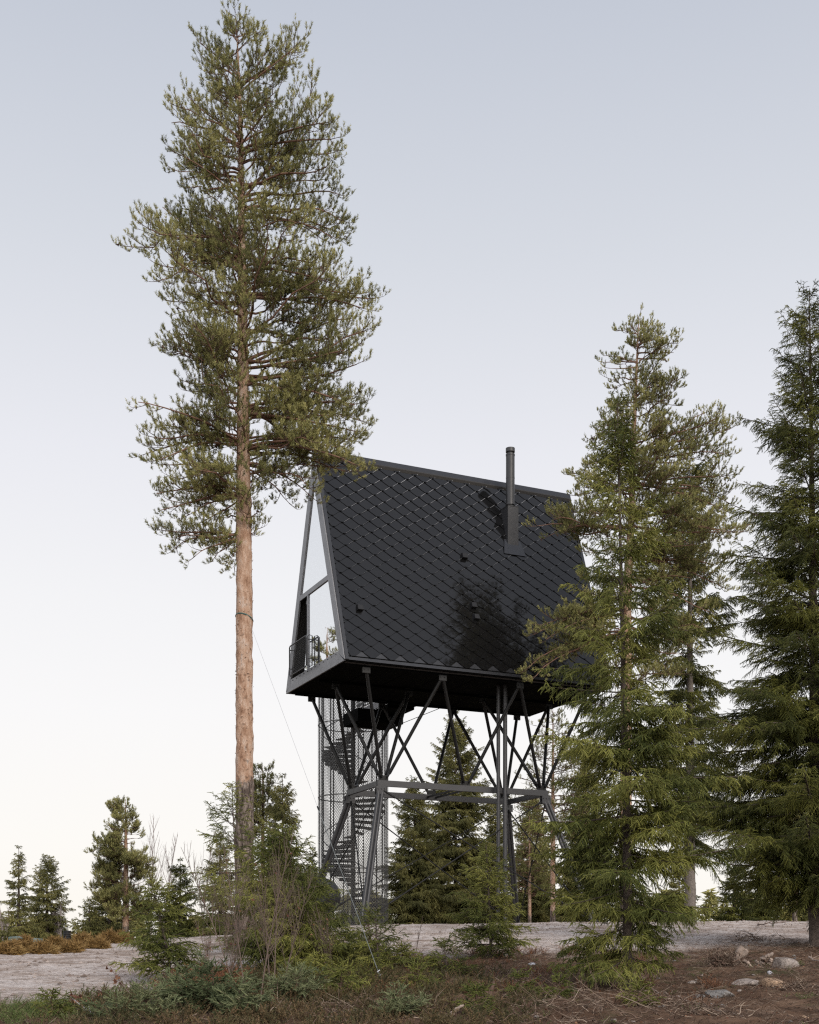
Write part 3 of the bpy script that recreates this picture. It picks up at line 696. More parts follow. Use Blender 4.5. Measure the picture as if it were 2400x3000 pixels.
# service pipes dropping from the floor: three pipes at pixel columns 1458, 1476, 1487
for k, (pu, pv, r_) in enumerate(((1.06, -1.62, .062), (1.25, -1.72, .062), (1.43, -1.45, .055))):
    mb = MB(); mb.poly([(pu, pv, LZ-.2), (pu, pv, Z0-.064)], r_, 12)
    if k == 2:
        mb.poly([(pu, pv, LZ-.1), (pu, pv, 2.35)], .075, 12)
        for z in (2.3, 2.22, 2.14): mb.poly([(pu, pv, z), (pu, pv, z+.03)], .085, 12)
    part(mb, 'service_pipe', [M['steel_grey']])

# ------------------------------------------------------------------ spiral stair tower with its bridge
TU, TV, TR = -.90, 6.30, 1.31
tcx = CX + TU*LV[0] + TV*SV[0]; tcy = CY + TU*LV[1] + TV*SV[1]; TG = .9
tower = empty('spiral_stair_tower', (tcx, tcy, TG), 'tall round stair tower in dark stretched metal mesh, with spiral steps inside', 'stair tower', rz=RZ)
def tpart(mb, name, mats): return mb.build(name, mats, tower, (0, 0, -TG))
TZ1 = 11.3
npst = 14
for k in range(npst):
    a = 2*math.pi*(k+.3)/npst; mb = MB(); c = np.array([TR*math.cos(a), TR*math.sin(a)]); t = np.array([-math.sin(a), math.cos(a)]); n_ = np.array([math.cos(a), math.sin(a)])
    q = [c+t*.014+n_*.0, c-t*.014+n_*.0, c-t*.014-n_*.04, c+t*.014-n_*.04]
    mb.box8([(*p, TG-.1) for p in q]+[(*p, TZ1) for p in q]); tpart(mb, 'post', [M['steel']])
for z in (1.0, 3.25, 6.0, 8.75, 11.2):
    mb = MB(); th = np.linspace(0, 2*np.pi, 49); mb.poly([((TR+.016)*math.cos(a), (TR+.016)*math.sin(a), z) for a in th], .022, 4, cap=False); tpart(mb, 'ring', [M['cage']])
# stretched metal: two families of helical strands
mb = MB(); nst = 120; pitch = math.tan(math.radians(60)); zz0, zz1 = 1.0, TZ1; H_ = zz1-zz0; seg = 46
for sgn in (1, -1):
    for k in range(nst):
        z = np.linspace(zz0, zz1, seg); a = 2*np.pi*k/nst + sgn*(z-zz0)/pitch/TR
        R_ = TR+.034; w = .0072
        x = R_*np.cos(a); y = R_*np.sin(a)
        tx = -np.sin(a)*w; ty = np.cos(a)*w
        A = np.stack([x-tx, y-ty, z], 1); B = np.stack([x+tx, y+ty, z], 1)
        V = np.stack([A, B], 1).reshape(-1, 3); i = np.arange(seg-1)*2
        mb.add(V, np.stack([i, i+1, i+3, i+2], 1))
tpart(mb, 'mesh_cladding', [M['cage']])
mb = MB(); mb.poly([(0, 0, TG-.1), (0, 0, TZ1)], .09, 12); tpart(mb, 'column', [M['steel']])
rise = .19; nt_ = int((Z0-.1-TG)/rise)
a_of = lambda z: math.radians(29) + (Z0-z)/3.97*2*math.pi
for k in range(nt_):
    z = Z0-.02-(k+1)*rise+.0; a0 = a_of(z); a1 = a0+2*math.pi/20*1.12
    q = [(.09*math.cos(a0), .09*math.sin(a0)), (1.2*math.cos(a0), 1.2*math.sin(a0)), (1.2*math.cos(a1), 1.2*math.sin(a1)), (.09*math.cos(a1), .09*math.sin(a1))]
    if z < TG+.1: break
    mb = MB(); mb.box8([(*p, z-.045) for p in q]+[(*p, z) for p in q])
    mb.bar((.09*math.cos(a0), .09*math.sin(a0), z-.085), (1.2*math.cos(a0), 1.2*math.sin(a0), z-.085), .01, .075)
    tpart(mb, 'tread', [M['steel']])
mb = MB(); zz = np.linspace(TG+.9, Z0+.9, 160)
mb.poly([(1.16*math.cos(a_of(z-.9)), 1.16*math.sin(a_of(z-.9)), z) for z in zz], .018, 5, cap=False)
mb.poly([(1.2*math.cos(a_of(z-.9)), 1.2*math.sin(a_of(z-.9)), z-.95) for z in zz], .014, 4, cap=False)
tpart(mb, 'handrail', [M['steel_grey']])
# landing and bridge (local axes are the cabin's, shifted)
lu = lambda u: u-TU
lv = lambda v: v-TV
mb = MB()
mb.box(lu(-1.75), lu(.04), lv(3.75), lv(5.2), 8.46, 8.92); tpart(mb, 'landing', [M['under']])
mb = MB(); mb.box(lu(-1.03), lu(0.0), lv(2.70), lv(3.74), 8.80, 8.93); tpart(mb, 'bridge_deck', [M['under']])
for ua in (-1.09, .05):
    mb = MB(); mb.box(lu(ua), lu(ua+.035), lv(2.72), lv(5.75), 8.93, 9.16); tpart(mb, 'bridge_fascia', [M['frame']])
# perforated side panel: round holes as a lattice of octagonal cut-outs
mb = MB(); y0, y1, z0, z1 = lv(3.0), lv(5.6), 9.20, 10.2; cs = .15; ny_, nz_ = int((y1-y0)/cs), int((z1-z0)/cs); xx = lu(-1.07)
for i in range(ny_):
    for j in range(nz_):
        cy_ = y0+(i+.5)*cs; cz_ = z0+(j+.5)*cs
        inn_ = [(cy_+.042*math.cos(t), cz_+.042*math.sin(t)) for t in np.arange(8)*math.pi/4+math.pi/8]
        out_ = [(cy_+max(-1, min(1, 1.42*math.cos(t)))*cs/2, cz_+max(-1, min(1, 1.42*math.sin(t)))*cs/2) for t in np.arange(8)*math.pi/4+math.pi/8]
        sq = [(cy_+sx_*cs/2, cz_+sy_*cs/2) for sx_, sy_ in ((1, .41), (.41, 1), (-.41, 1), (-1, .41), (-1, -.41), (-.41, -1), (.41, -1), (1, -.41))]
        v = [(xx, *p) for p in inn_]+[(xx, *p) for p in sq]
        mb.add(v, [[t, (t+1) % 8, 8+(t+1) % 8, 8+t] for t in range(8)])
        cc = [(1, 1), (-1, 1), (-1, -1), (1, -1)]
        for (c1, c2), (ia, ib) in zip(cc, ((8, 9), (10, 11), (12, 13), (14, 15))):
            mb.add([v[ia], v[ib], (xx, cy_+c1*cs/2, cz_+c2*cs/2)], [[0, 1, 2]])
tpart(mb, 'perforated_panel', [M['steel_grey']])
mb = MB(); mb.poly([(lu(0.02), lv(3.8), 8.5), (lu(1.0), lv(2.72), 8.93)], .012, 5); tpart(mb, 'tie_rod', [M['steel']])
# ------------------------------------------------------------------ the tall pine in front of the cabin
def tip_local(base, px, py, D): return P(px, py, D) - base
def pine_from_pixels(name, D, tpx, limbs, seed, label, n_depth, trunk_w, z_lo_px, env, base_py=None, bark=None, needles=None, dens=1., group=None, low_r=1.):
    """tpx: trunk centre as [(px, py)...] from bottom to top; limbs: [(attach py, tip px, tip py, sag)]; env: [(py, left px, right px)]"""
    r = np.random.default_rng(seed)
    X0_ = (tpx[0][0]-HX)/F*D; base = np.array([X0_, D, float(ground(X0_, D))])
    tp = np.array([P(a, b, D)-base for a, b in tpx]); tp[0, 2] = -.4
    zz = tp[:, 2]; H = zz[-1]; zs = np.linspace(-.4, H, 40)
    pts = np.stack([np.interp(zs, zz, tp[:, 0]), 0*zs + .04*np.sin(zs*.5), zs], 1)
    tw = trunk_w/F*D/2; fz = np.clip(zs/H, 0, 1)
    rad = tw*np.interp(fz, [0, .04, .3, .45, .7, .9, 1], [1.25*low_r, 1.08, .98, .9, .55, .25, .05])
    cx = lambda z: np.interp(z, zs, pts[:, 0])
    at, tips, sag, rd = [], [], [], []
    for (ay, px, py, *sg) in limbs:
        za = (HY-ay)/F*D - base[2]
        t = P(px, py, D)-base; lat = abs(t[0]-cx(za)); dy = r.uniform(-.55, .55)*lat
        t[1] = dy; k = 1+dy/D; t[0] = (t[0]+base[0])*k - base[0]; t[2] = (t[2]+base[2])*k - base[2]
        a_ = np.array([cx(za), 0, za]); sh = max(.6, 1-.22/max(lat, .3)); t = a_ + (t-a_)*sh
        at.append(a_); tips.append(t); sag.append(sg[0] if sg else r.uniform(-.25, .15)); rd.append(.006+.015*(lat+.05)**.7*tw/.17)
    # limbs reaching toward and away from the camera, inside the envelope
    ey = np.array([e[0] for e in env], float); eL = np.array([e[1] for e in env], float); eR = np.array([e[2] for e in env], float)
    for k in range(n_depth):
        u = (k+r.random())/n_depth; ay = ey[0] + (ey[-1]-ey[0])*u**.9
        za = (HY-ay)/F*D - base[2]; az = r.uniform(0, 6.283) if k % 3 else -1.57 + r.normal(0, .5)
        cpx = np.interp(ay, [q[1] for q in tpx][::-1], [q[0] for q in tpx][::-1])
        Lh = ((np.interp(ay, ey, eR)-cpx) if math.cos(az) > 0 else (cpx-np.interp(ay, ey, eL)))/F*D
        Ld = (np.interp(ay, ey, eR)-np.interp(ay, ey, eL))/2/F*D
        c_, s_ = math.cos(az), math.sin(az); L = (Lh*abs(c_) + Ld*abs(s_))*r.uniform(.45, .92)
        at.append([cx(za), 0, za]); tips.append([cx(za)+c_*L, s_*L, za + L*r.uniform(-.1, .42)]); sag.append(r.uniform(-.3, .12)); rd.append(.006+.012*L**.7*tw/.17)
    lm = limbs_from(at, tips, r, np.array(sag), np.array(rd)); lm.L = np.maximum(lm.L, .2)
    return make_pine(name, base, H, lm, seed+1, D, label, group, pts, rad, dens, bark, needles)
big_limbs = [(122, 666, 68), (125, 688, 62), (120, 712, 76), (130, 740, 82), (110, 752, 90), (120, 640, 60), (150, 770, 80),
 (224, 561, 104), (235, 568, 150), (215, 620, 110), (261, 887, 130, -.1), (255, 850, 185), (240, 820, 115), (245, 885, 160),
 (290, 575, 180), (330, 590, 250), (300, 835, 240), (350, 830, 280), (340, 620, 280),
 (425, 472, 350, -.15), (410, 516, 250, .15), (400, 500, 300), (430, 520, 390), (455, 1004, 402), (440, 980, 350), (480, 1000, 445), (590, 942, 230, .1), (560, 970, 310, .1), (420, 900, 330),
 (520, 501, 527), (500, 520, 460), (540, 530, 550), (510, 560, 500), (480, 560, 420), (540, 990, 480), (560, 930, 440),
 (579, 1025, 569), (600, 1030, 650), (620, 1030, 689, -.35), (640, 1000, 700, -.3), (590, 960, 520), (610, 850, 560),
 (735, 352, 722, -.3), (735, 400, 660, -.1), (730, 446, 590, .1), (740, 440, 650), (690, 520, 600), (700, 560, 640), (700, 470, 690),
 (765, 436, 830, -.35), (760, 440, 780, -.25), (770, 500, 800), (790, 520, 770), (782, 983, 782), (790, 990, 830, -.2), (760, 960, 760), (740, 900, 700), (810, 930, 850, -.2), (720, 820, 640),
 (861, 1111, 876, -.12), (866, 1090, 905, -.15), (860, 1060, 860), (870, 980, 900), (850, 920, 820),
 (890, 477, 882), (880, 500, 920, -.2), (870, 540, 850), (930, 560, 900), (900, 590, 940),
 (1050, 456, 989, -.2), (1040, 490, 970), (1060, 500, 1030, -.25), (1000, 560, 960), (1000, 600, 1000),
 (1056, 1098, 963, .12), (1060, 1090, 1000), (1065, 1040, 960), (1080, 1040, 1020), (980, 1050, 930), (960, 960, 920), (1120, 1077, 1062, .1), (1110, 1030, 1100), (1100, 980, 1060), (1020, 900, 980),
 (1119, 516, 1119, -.2), (1130, 530, 1150), (1090, 560, 1090), (1213, 519, 1192, -.3), (1220, 545, 1230), (1200, 590, 1160),
 (1130, 1072, 1192, -.2), (1200, 1060, 1160), (1203, 1082, 1234), (1210, 1078, 1270), (1215, 1040, 1220), (1190, 1000, 1180), (1220, 960, 1250), (1150, 880, 1130),
 (1290, 399, 1333, -.35), (1292, 420, 1280, -.15), (1290, 441, 1239, .0), (1295, 480, 1260), (1300, 440, 1350, -.3), (1280, 540, 1240), (1300, 560, 1300),
 (1320, 1072, 1364, -.25), (1318, 1060, 1330, -.1), (1325, 1040, 1385, -.25), (1310, 1020, 1310), (1300, 1060, 1290), (1330, 980, 1350), (1330, 900, 1300),
 (1360, 947, 1474, -.45), (1365, 930, 1430, -.35), (1370, 880, 1500, -.4), (1355, 860, 1400), (1370, 800, 1450),
 (1385, 456, 1359, -.1), (1390, 480, 1400), (1380, 540, 1350), (1375, 560, 1400), (1440, 425, 1448, -.2), (1450, 440, 1500, -.2), (1445, 470, 1470), (1450, 500, 1430), (1455, 520, 1520), (1450, 570, 1480), (1460, 600, 1430), (1440, 640, 1440), (1450, 560, 1550),
 (1578, 451, 1552, -.15), (1580, 482, 1610, -.3), (1570, 500, 1570), (1580, 540, 1640, -.3), (1575, 590, 1590), (1580, 600, 1650, -.4), (1590, 640, 1690, -.5), (1590, 668, 1712, -.5), (1585, 650, 1640, -.4), (1572, 785, 1534, .15), (1575, 765, 1560), (1570, 745, 1545), (1530, 790, 1480)]
big_env = [(90, 640, 770), (200, 590, 850), (400, 520, 960), (600, 480, 1000), (800, 480, 1020), (1000, 500, 1050), (1250, 460, 1060), (1400, 460, 960), (1560, 560, 780)]
big_pine_D = 26.
pine_from_pixels('pine_tree', big_pine_D, [(716, 2790), (716, 2300), (716, 1700), (713, 1200), (708, 700), (703, 300), (694, 98)], big_limbs, 101,
  'very tall pine with bare orange trunk, reaching highest in front of the cabin gable', 74, 50, 1700, big_env, dens=.86)

# ------------------------------------------------------------------ pines and spruces at the right
rp_limbs = [(955, 1872, 912), (975, 1826, 930), (970, 1918, 935), (965, 1850, 915), (968, 1895, 920), (985, 1845, 950), (990, 1905, 955), (1000, 1880, 965), (1020, 1850, 990), (980, 1800, 962), (990, 1935, 965), (1010, 1978, 979), (1020, 1960, 1010), (1035, 1995, 1033), (1050, 1980, 1060), (1060, 1743, 1061, -.1), (1065, 1760, 1035), (1075, 1765, 1080), (1110, 1765, 1110), (1120, 1780, 1140),
 (1110, 1930, 1090), (1150, 2000, 1127), (1160, 1970, 1100), (1170, 1990, 1190), (1190, 1950, 1170), (1190, 1765, 1181), (1200, 1790, 1200), (1260, 1716, 1285, -.2), (1250, 1730, 1250), (1270, 1720, 1320, -.3), (1240, 1780, 1230),
 (1330, 2159, 1252, .05), (1320, 2120, 1215, .1), (1325, 2088, 1198, .1), (1340, 2143, 1329), (1350, 2120, 1300), (1300, 2040, 1240), (1290, 1990, 1230), (1380, 2060, 1340), (1370, 1720, 1350), (1360, 1760, 1370),
 (1410, 2154, 1477, -.1), (1400, 2120, 1430), (1420, 2140, 1500, -.2), (1440, 2060, 1460), (1400, 2000, 1400), (1430, 1655, 1384, -.05), (1440, 1690, 1420), (1450, 1670, 1450, -.2), (1440, 1740, 1440),
 (1490, 2100, 1530), (1500, 2150, 1560, -.1), (1530, 2236, 1532, .0), (1540, 2200, 1560), (1550, 2090, 1600), (1480, 1990, 1500), (1500, 1640, 1500), (1540, 1650, 1548, -.1), (1550, 1558, 1540, -.15), (1560, 1590, 1570), (1570, 1600, 1520),
 (1620, 2132, 1650), (1640, 2132, 1723, -.2), (1650, 2080, 1700, -.2), (1640, 2000, 1640), (1680, 2050, 1760), (1690, 1980, 1720), (1700, 1740, 1690), (1720, 2100, 1800, -.2), (1600, 1700, 1620),
 (1790, 1544, 1864, -.3), (1795, 1560, 1840, -.2), (1800, 1580, 1880, -.3), (1790, 1620, 1830), (1850, 1530, 1961, -.35), (1855, 1550, 1990, -.35), (1860, 1580, 1950, -.3), (1850, 1640, 1920, -.2),
 (1780, 1990, 1800), (1800, 2080, 1850), (1840, 2040, 1900, -.2), (1850, 1960, 1880), (1880, 1750, 1960), (1900, 1990, 1980), (1920, 1740, 2040)]
rp_env = [(980, 1790, 1930), (1100, 1780, 1980), (1300, 1760, 2080), (1500, 1700, 2120), (1700, 1720, 2080), (1900, 1700, 2020), (2050, 1760, 1960)]
pine_from_pixels('pine_tree', 39.4, [(1836, 2700), (1834, 2200), (1836, 1750), (1850, 1532), (1855, 1367), (1863, 1148), (1872, 930)], rp_limbs, 202,
  'second tallest pine, its crown reaching over the far end of the cabin roof', 74, 34, 2000, rp_env, dens=1.2)
def place(px, D): X = (px-HX)/F*D; return np.array([X, D, float(ground(X, D))])
# narrow dark spruce behind that pine
def spruce_at(tip, D, hwpx, label, needles, seed, base_px=None, group=None, hmax=None, **k):
    px, py = tip; b = place(base_px or px, D); H = (HY-py)/F*D - b[2]
    lean = (px-(base_px or px))/F*D
    return make_spruce('spruce_tree', b, label, needles=M[needles], group=group, H=H, R=hwpx/F*D, seed=seed, D=D, lean=lean, **k)
spruce_at((2022, 1300), 45, 165, 'slim dark spruce with bare grey lower trunk, between the pine and the big right-hand spruce', 'spruce_dark', 31, base_h=.16, power=.32, spacing=.42, drop=.45, hang=1.0, dens=.95, irregular=.4, trunk_r=.2, bark=M['sprucebark_grey'], sparse=.15)
spruce_at((1809, 1181), 16, 292, 'bright green young spruce standing full height in front of the cabin end', 'spruce', 32, base_px=1842, base_h=.07, topthin=.4, leader=.04, sparse=.12, power=.66, spacing=.25, drop=.42, hang=.62, dens=1.2, irregular=.28, topang=1.1, nbk=1., tipup=.45, trunk_r=.062)
spruce_at((2372, 845), 24, 378, 'tall dark spruce cut off by the right edge of the photo', 'spruce_dark', 33, base_px=2392, base_h=.08, topthin=.25, power=.66, spacing=.265, drop=.34, hang=.55, dens=1.35, nbk=1.05, irregular=.28, trunk_r=.13, leader=.03, tipup=.5)

# ------------------------------------------------------------------ background trees
far = [  # tip px, tip py, D, half width px, kind, label
 (1335, 2082, 62, 150, 's', 'tallest spruce of the pair seen through the trestle'),
 (1214, 2280, 58, 125, 's', 'shorter spruce of the pair seen through the trestle, beside the stair tower'),
 (1452, 2330, 66, 90, 's', 'spruce showing behind the three service pipes'),
 (1560, 2300, 70, 95, 's', 'dull green spruce behind the right leg of the trestle'),
 (1720, 2200, 64, 110, 's', 'spruce mostly hidden behind the bright young spruce'),
 (55, 2482, 47, 58, 's', 'leftmost of the two slim spruces near the green tank'),
 (138, 2512, 55, 86, 's', 'right one of the two slim spruces near the green tank'),
 (322, 2560, 50, 80, 's', 'short dense spruce in front of the round-topped pine'),
 (262, 2640, 46, 70, 's', 'low spruce at the foot of the round-topped pine'),
 (528, 2520, 48, 78, 's', 'drooping dark spruce between the pine and the tall trunk'),
 (645, 2425, 46, 80, 's', 'thin ragged spruce just left of the tall orange trunk'),
 (828, 2272, 44, 88, 's', 'dense spruce just right of the tall orange trunk'),
 (916, 2485, 56, 48, 's', 'small spruce squeezed between the stair tower and its taller neighbour'),
 (2150, 2540, 60, 75, 's', 'low dark spruce in the gap left of the right-edge spruce'),
 (2240, 2470, 64, 70, 's', 'second low spruce in the gap at the right'),
 (1990, 2520, 62, 70, 's', 'low spruce behind the lower boughs of the bright young spruce'),
]
for k, (px, py, D, hwp, kind, lab) in enumerate(far):
    spruce_at((px, py), D, hwp, lab, 'spruce_far' if k not in (9, 13, 14) else 'spruce_dark', 300+k, base_h=.04, power=.62 if hwp > 85 else .75, spacing=.26, drop=.3, nbk=1.25, hang=.9 if k in (0, 1, 9, 11) else .6, dens=1.05, irregular=.28, group='spruces standing beyond the clearing', trunk_r=.09, fine=.8, sparse=.12 if k in (0, 1, 5, 6, 10) else 0)
fpines = [
 ((368, 2342), 46, 100, 2690, 'round-topped green pine standing alone at the left', 1.25, 1.25),
 ((770, 2240), 50, 75, 2450, 'blue-green pine top just right of the tall orange trunk', .9, 1.),
 ((1620, 2075), 54, 130, 2450, 'thin pine with reddish trunk seen through the trestle struts', .5, 1.),
 ((1552, 2390), 60, 85, 2620, 'small sparse pine behind the trestle', .6, .7),
 ((2330, 2330), 46, 90, 2560, 'pine half hidden behind the right-edge spruce', .9, 1.)]
def far_pine(tip, D, hwp, low, label, dens, tw, seed, bpx=None):
    px, py = tip; r = np.random.default_rng(seed); n = 80
    lb = []
    for k in range(n):
        u = ((k+r.random())/n)**.85; ay = py+12 + (low-py)*u; w = hwp*(min(1, .18+u*1.1))*r.uniform(.55, 1.1)
        sg = r.choice([-1, 1]); lb.append((ay, px+sg*w, ay - w*r.uniform(-.05, .5)))
    env = [(py+10, px-hwp*.35, px+hwp*.35), ((py+low)/2, px-hwp*.9, px+hwp*.9), (low, px-hwp*.8, px+hwp*.8)]
    return pine_from_pixels('pine_tree', D, [(bpx or px, 2760), (px, (py+2760)/2), (px, py)], lb, seed, label, 34, 15*tw, low, env, dens=dens*1.5, group='pines standing beyond the clearing', bark=M['pinebark_far'])
for k, (tip, D, hwp, low, lab, dn, tw) in enumerate(fpines): far_pine(tip, D, hwp, low, lab, dn, tw, 500+k)

# pine just outside the left edge: its branch tip shows, and the window glass mirrors it
def mirror_pine(px_list, D, X, H, seed, label, R=2.6):
    r = np.random.default_rng(seed); base = np.array([X, D, float(ground(X, D))])
    zs = np.linspace(-.4, H, 30); pts = np.stack([0*zs, 0*zs, zs], 1); rad = np.interp(zs/H, [0, .5, 1], [.2, .14, .02])
    at, tp = [], []
    for k in range(60):
        u = (k+r.random())/60; z = H*(.35+.63*u); L = R*math.sqrt(max(.05, 1-u**1.6))*r.uniform(.6, 1.1); a = r.uniform(0, 6.28)
        at.append([0, 0, z]); tp.append([L*math.cos(a), L*math.sin(a), z+L*r.uniform(-.1, .5)])
    lm = limbs_from(at, tp, r, r.uniform(-.2, .1, 60), .012)
    return make_pine('pine_tree', base, H, lm, seed, 40., label, None, pts, rad, 1.7)
mirror_pine(None, 57.6, -20.9, 17.0, 611, 'pine just beyond the left edge, mirrored in the gable window', 2.0)
mirror_pine(None, 40.6, 11.6, 19.5, 612, 'pine beyond the right-edge spruce, mirrored darkly in the roof shingles', 3.4) if False else None

# bare birches: stems that fork
def birch_parts(H, spreadR, seed, stems=1, r0=.03, s=1., sub=1., lean=.1):
    r = np.random.default_rng(seed); n = stems
    a = r.uniform(0, 6.28, n); l = r.uniform(.3, 1, n)*lean; b = np.stack([np.cos(a)*.08, np.sin(a)*.08, 0*a], 1)
    d = nrm(np.stack([np.cos(a)*l, np.sin(a)*l, np.ones(n)], 1)); p0 = np.stack([np.cos(a)*.08*(n > 1), np.sin(a)*.08*(n > 1), -.1+0*a], 1)
    l1 = Stems(p0, d, b, H*r.uniform(.7, 1, n) if n > 1 else H, r0)
    l2 = sprout(l1, r, H*.035/sub, .25, .97, .55, lambda L, t, n_: L*.36*(1.15-t)*spreadR, (0, 0, .25), r0*.35, up=.35, tip=False)
    l3 = sprout(l2, r, H*.035/sub, .2, 1., .5, lambda L, t, n_: L*.45*(1.15-t*.6), (0, 0, .12), r0*.16, up=.2)
    l4 = sprout(l3, r, H*.03/sub, .2, 1., .5, lambda L, t, n_: L*.5, (0, 0, .0), r0*.10, up=.1)
    mb = MB(); emit_tubes(mb, l1, 8, 6, 0, .2); emit_tubes(mb, l2, 3, 4, 0, .35)
    c = MB(); emit_tubes(c, l3, 2, 3, 0, .4); emit_tubes(c, l4, 2, 3, 0, .5)
    return mb, c, l2, l3
def birch(name, base, label, mat, cat, group=None, leaves=None, **k):
    w, c, l2, l3 = birch_parts(**k); e = empty(name, base, label, cat, group)
    if leaves:
        rr = np.random.default_rng(k['seed']+9); n = leaves; i = rr.integers(0, len(l3), n); p = l3.at(i, rr.random(n)); q = nrm(rr.normal(0, 1, (n, 3))); q2 = nrm(np.cross(q, rr.normal(0, 1, (n, 3)))); w_ = .022
        V = np.stack([p, p+q*w_+q2*w_*.6, p+q*2.2*w_, p+q*w_-q2*w_*.6], 1); c.add(V.reshape(-1, 3), np.arange(4*n).reshape(-1, 4), 1, rr.random(n))
    w.build('trunk', [mat], e); c.build('twigs', [mat, M['dryleaf']], e)
    return e
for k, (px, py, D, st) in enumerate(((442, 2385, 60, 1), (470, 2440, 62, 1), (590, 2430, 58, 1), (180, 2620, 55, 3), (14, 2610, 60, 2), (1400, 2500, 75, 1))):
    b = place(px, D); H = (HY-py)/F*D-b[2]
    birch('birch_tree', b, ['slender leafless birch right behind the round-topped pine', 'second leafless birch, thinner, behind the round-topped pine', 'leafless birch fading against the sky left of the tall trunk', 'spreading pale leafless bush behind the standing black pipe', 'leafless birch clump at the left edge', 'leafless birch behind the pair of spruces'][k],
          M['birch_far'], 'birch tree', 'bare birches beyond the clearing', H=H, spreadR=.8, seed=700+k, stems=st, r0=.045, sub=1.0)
# the distant forest edge that nobody could count
fb = MB(); rf = np.random.default_rng(77)
for k in range(190):
    D = rf.uniform(75, 130); px = rf.uniform(-250, 2650); X = (px-HX)/F*D; z = float(ground0(X, D))
    topy = (2690 + 25*math.sin(px/90.)) if px < 1000 else 2640
    H = max(2.5, ((HY-topy)/F*D - z)*rf.uniform(.75, 1.25)); R = H*rf.uniform(.16, .3); n = 260
    u = rf.random(n)**.8; a = rf.uniform(0, 6.28, n); rad = R*(1-u)*rf.uniform(.3, 1, n)+.05
    p = np.stack([X+rad*np.cos(a), D+rad*np.sin(a), z+u*H], 1); q = nrm(np.stack([np.cos(a), np.sin(a), rf.normal(-.3, .4, n)], 1)); w = nrm(np.cross(q, rf.normal(0, 1, (n, 3))))
    V = np.stack([p-w*.10, p+w*.10, p+q*rf.uniform(.3, .8, n)[:, None]], 1)
    fb.add(V.reshape(-1, 3), np.arange(3*n).reshape(-1, 3), 0, np.clip(rf.random()+rf.normal(0, .15, n), 0, 1))
o = fb.build('distant_forest', [M['spruce_far']]); tag(o, 'low band of distant conifers along the horizon', 'forest', kind='stuff')
M['sleeve'] = m_plain('grey_green_sleeve', (.15, .165, .16), .5)
# ------------------------------------------------------------------ young trees and shrubs in the foreground
def gspruce(base_px, tip, hw_px, label, seed, needles='spruce', D=None, **k):
    b = gp(*base_px) if D is None else place(base_px[0], D)
    Dd = b[1]; H = (HY-tip[1])/F*Dd - b[2]; lean = (tip[0]-base_px[0])/F*Dd
    k.setdefault('base_h', .06); k.setdefault('power', .7); k.setdefault('spacing', .13); k.setdefault('drop', .1); k.setdefault('hang', .2)
    k.setdefault('irregular', .28); k.setdefault('trunk_r', .02+.004*H)
    return make_spruce('young_spruce', b, label, needles=M[needles], H=H, R=hw_px/F*Dd, seed=seed, D=Dd, lean=lean, cat='spruce sapling', **k)
gspruce((505, 2872), (448, 2600), 104, 'young green spruce standing alone at the left, on the edge of the bare ground', 41, base_h=.10, spacing=.10, drop=.15)
gspruce((700, 2846), (680, 2312), 150, 'tall thin spruce sapling growing right against the foot of the big pine trunk', 42, power=.45, spacing=.2, sparse=.25, dens=.8, irregular=.4, D=22)
gspruce((830, 2850), (812, 2455), 165, 'bushy drooping spruce with thick boughs, in front of the trestle leg', 43, power=.45, spacing=.12, nbk=1.2, hang=.5, drop=.2, dens=1.)
gspruce((930, 2838), (890, 2560), 120, 'short spruce crowding the right side of the bushy drooping one', 44, power=.5, spacing=.11, hang=.4)
0 and gspruce((620, 2860), (600, 2640), 110, 'low spruce in the tangle left of the big pine trunk', 45, power=.5, spacing=.11)
gspruce((1110, 2850), (1100, 2690), 95, 'yellowish ragged spruce sapling at the lower end of the guy wire', 46, power=.5, spacing=.09, sparse=.3, dens=.8)
gspruce((1312, 2862), (1300, 2775), 70, 'tiny dark spruce in front of the bare ground, left of the small cone-shaped one', 47, power=.5, spacing=.07, sparse=.2, dens=.9)
gspruce((1440, 2812), (1424, 2475), 112, 'small cone-shaped spruce standing before the service pipes', 48, power=.8, spacing=.12, drop=.15)
gspruce((1560, 2868), (1530, 2850), 60, 'spruce seedling hugging the soil left of the bright young spruce', 49, spacing=.05, D=17.5) if False else None
# small soft pines by the trestle leg
def small_pine(base_px, tip, hwp, label, seed, D):
    b = place(base_px[0], D); H = (HY-tip[1])/F*D-b[2]; r = np.random.default_rng(seed)
    zs = np.linspace(-.1, H, 12); pts = np.stack([(tip[0]-base_px[0])/F*D*(np.clip(zs, 0, 9)/H), 0*zs, zs], 1); n = 22
    u = r.random(n)**.7; a = r.uniform(0, 6.28, n); L = hwp/F*D*(1.05-u)*r.uniform(.6, 1.1, n)+.08
    at = np.stack([np.interp(u*H, zs, pts[:, 0]), 0*u, u*H*.97], 1); tp = at + np.stack([np.cos(a)*L, np.sin(a)*L, L*r.uniform(.3, .9, n)], 1)
    lm = limbs_from(at, tp, r, .05, .007)
    l3 = sprout(lm, r, .07, .2, 1., .7, lambda L_, t, n_: .06+.25*L_*(1.1-t), (0, 0, .2), .004, planar=.2, up=.35)
    w = MB(); w.poly(pts, np.linspace(.025, .006, 12), 6); emit_tubes(w, lm, 3, 4, 0, .5); c = MB(); emit_tubes(c, l3, 1, 3, 0, .6)
    emit_needles(c, Stems.cat(l3, lm), r, 330, .048, .0055, .7, 1, t0=.1, minn=12)
    e = empty('pine_sapling', b, label, 'pine sapling'); w.build('trunk', [M['twig']], e); c.build('crown', [M['twig'], M['juniper']], e)
small_pine((925, 2800), (925, 2555), 75, 'pine sapling with fat upright shoots, in front of the leftmost trestle leg', 51, 22)
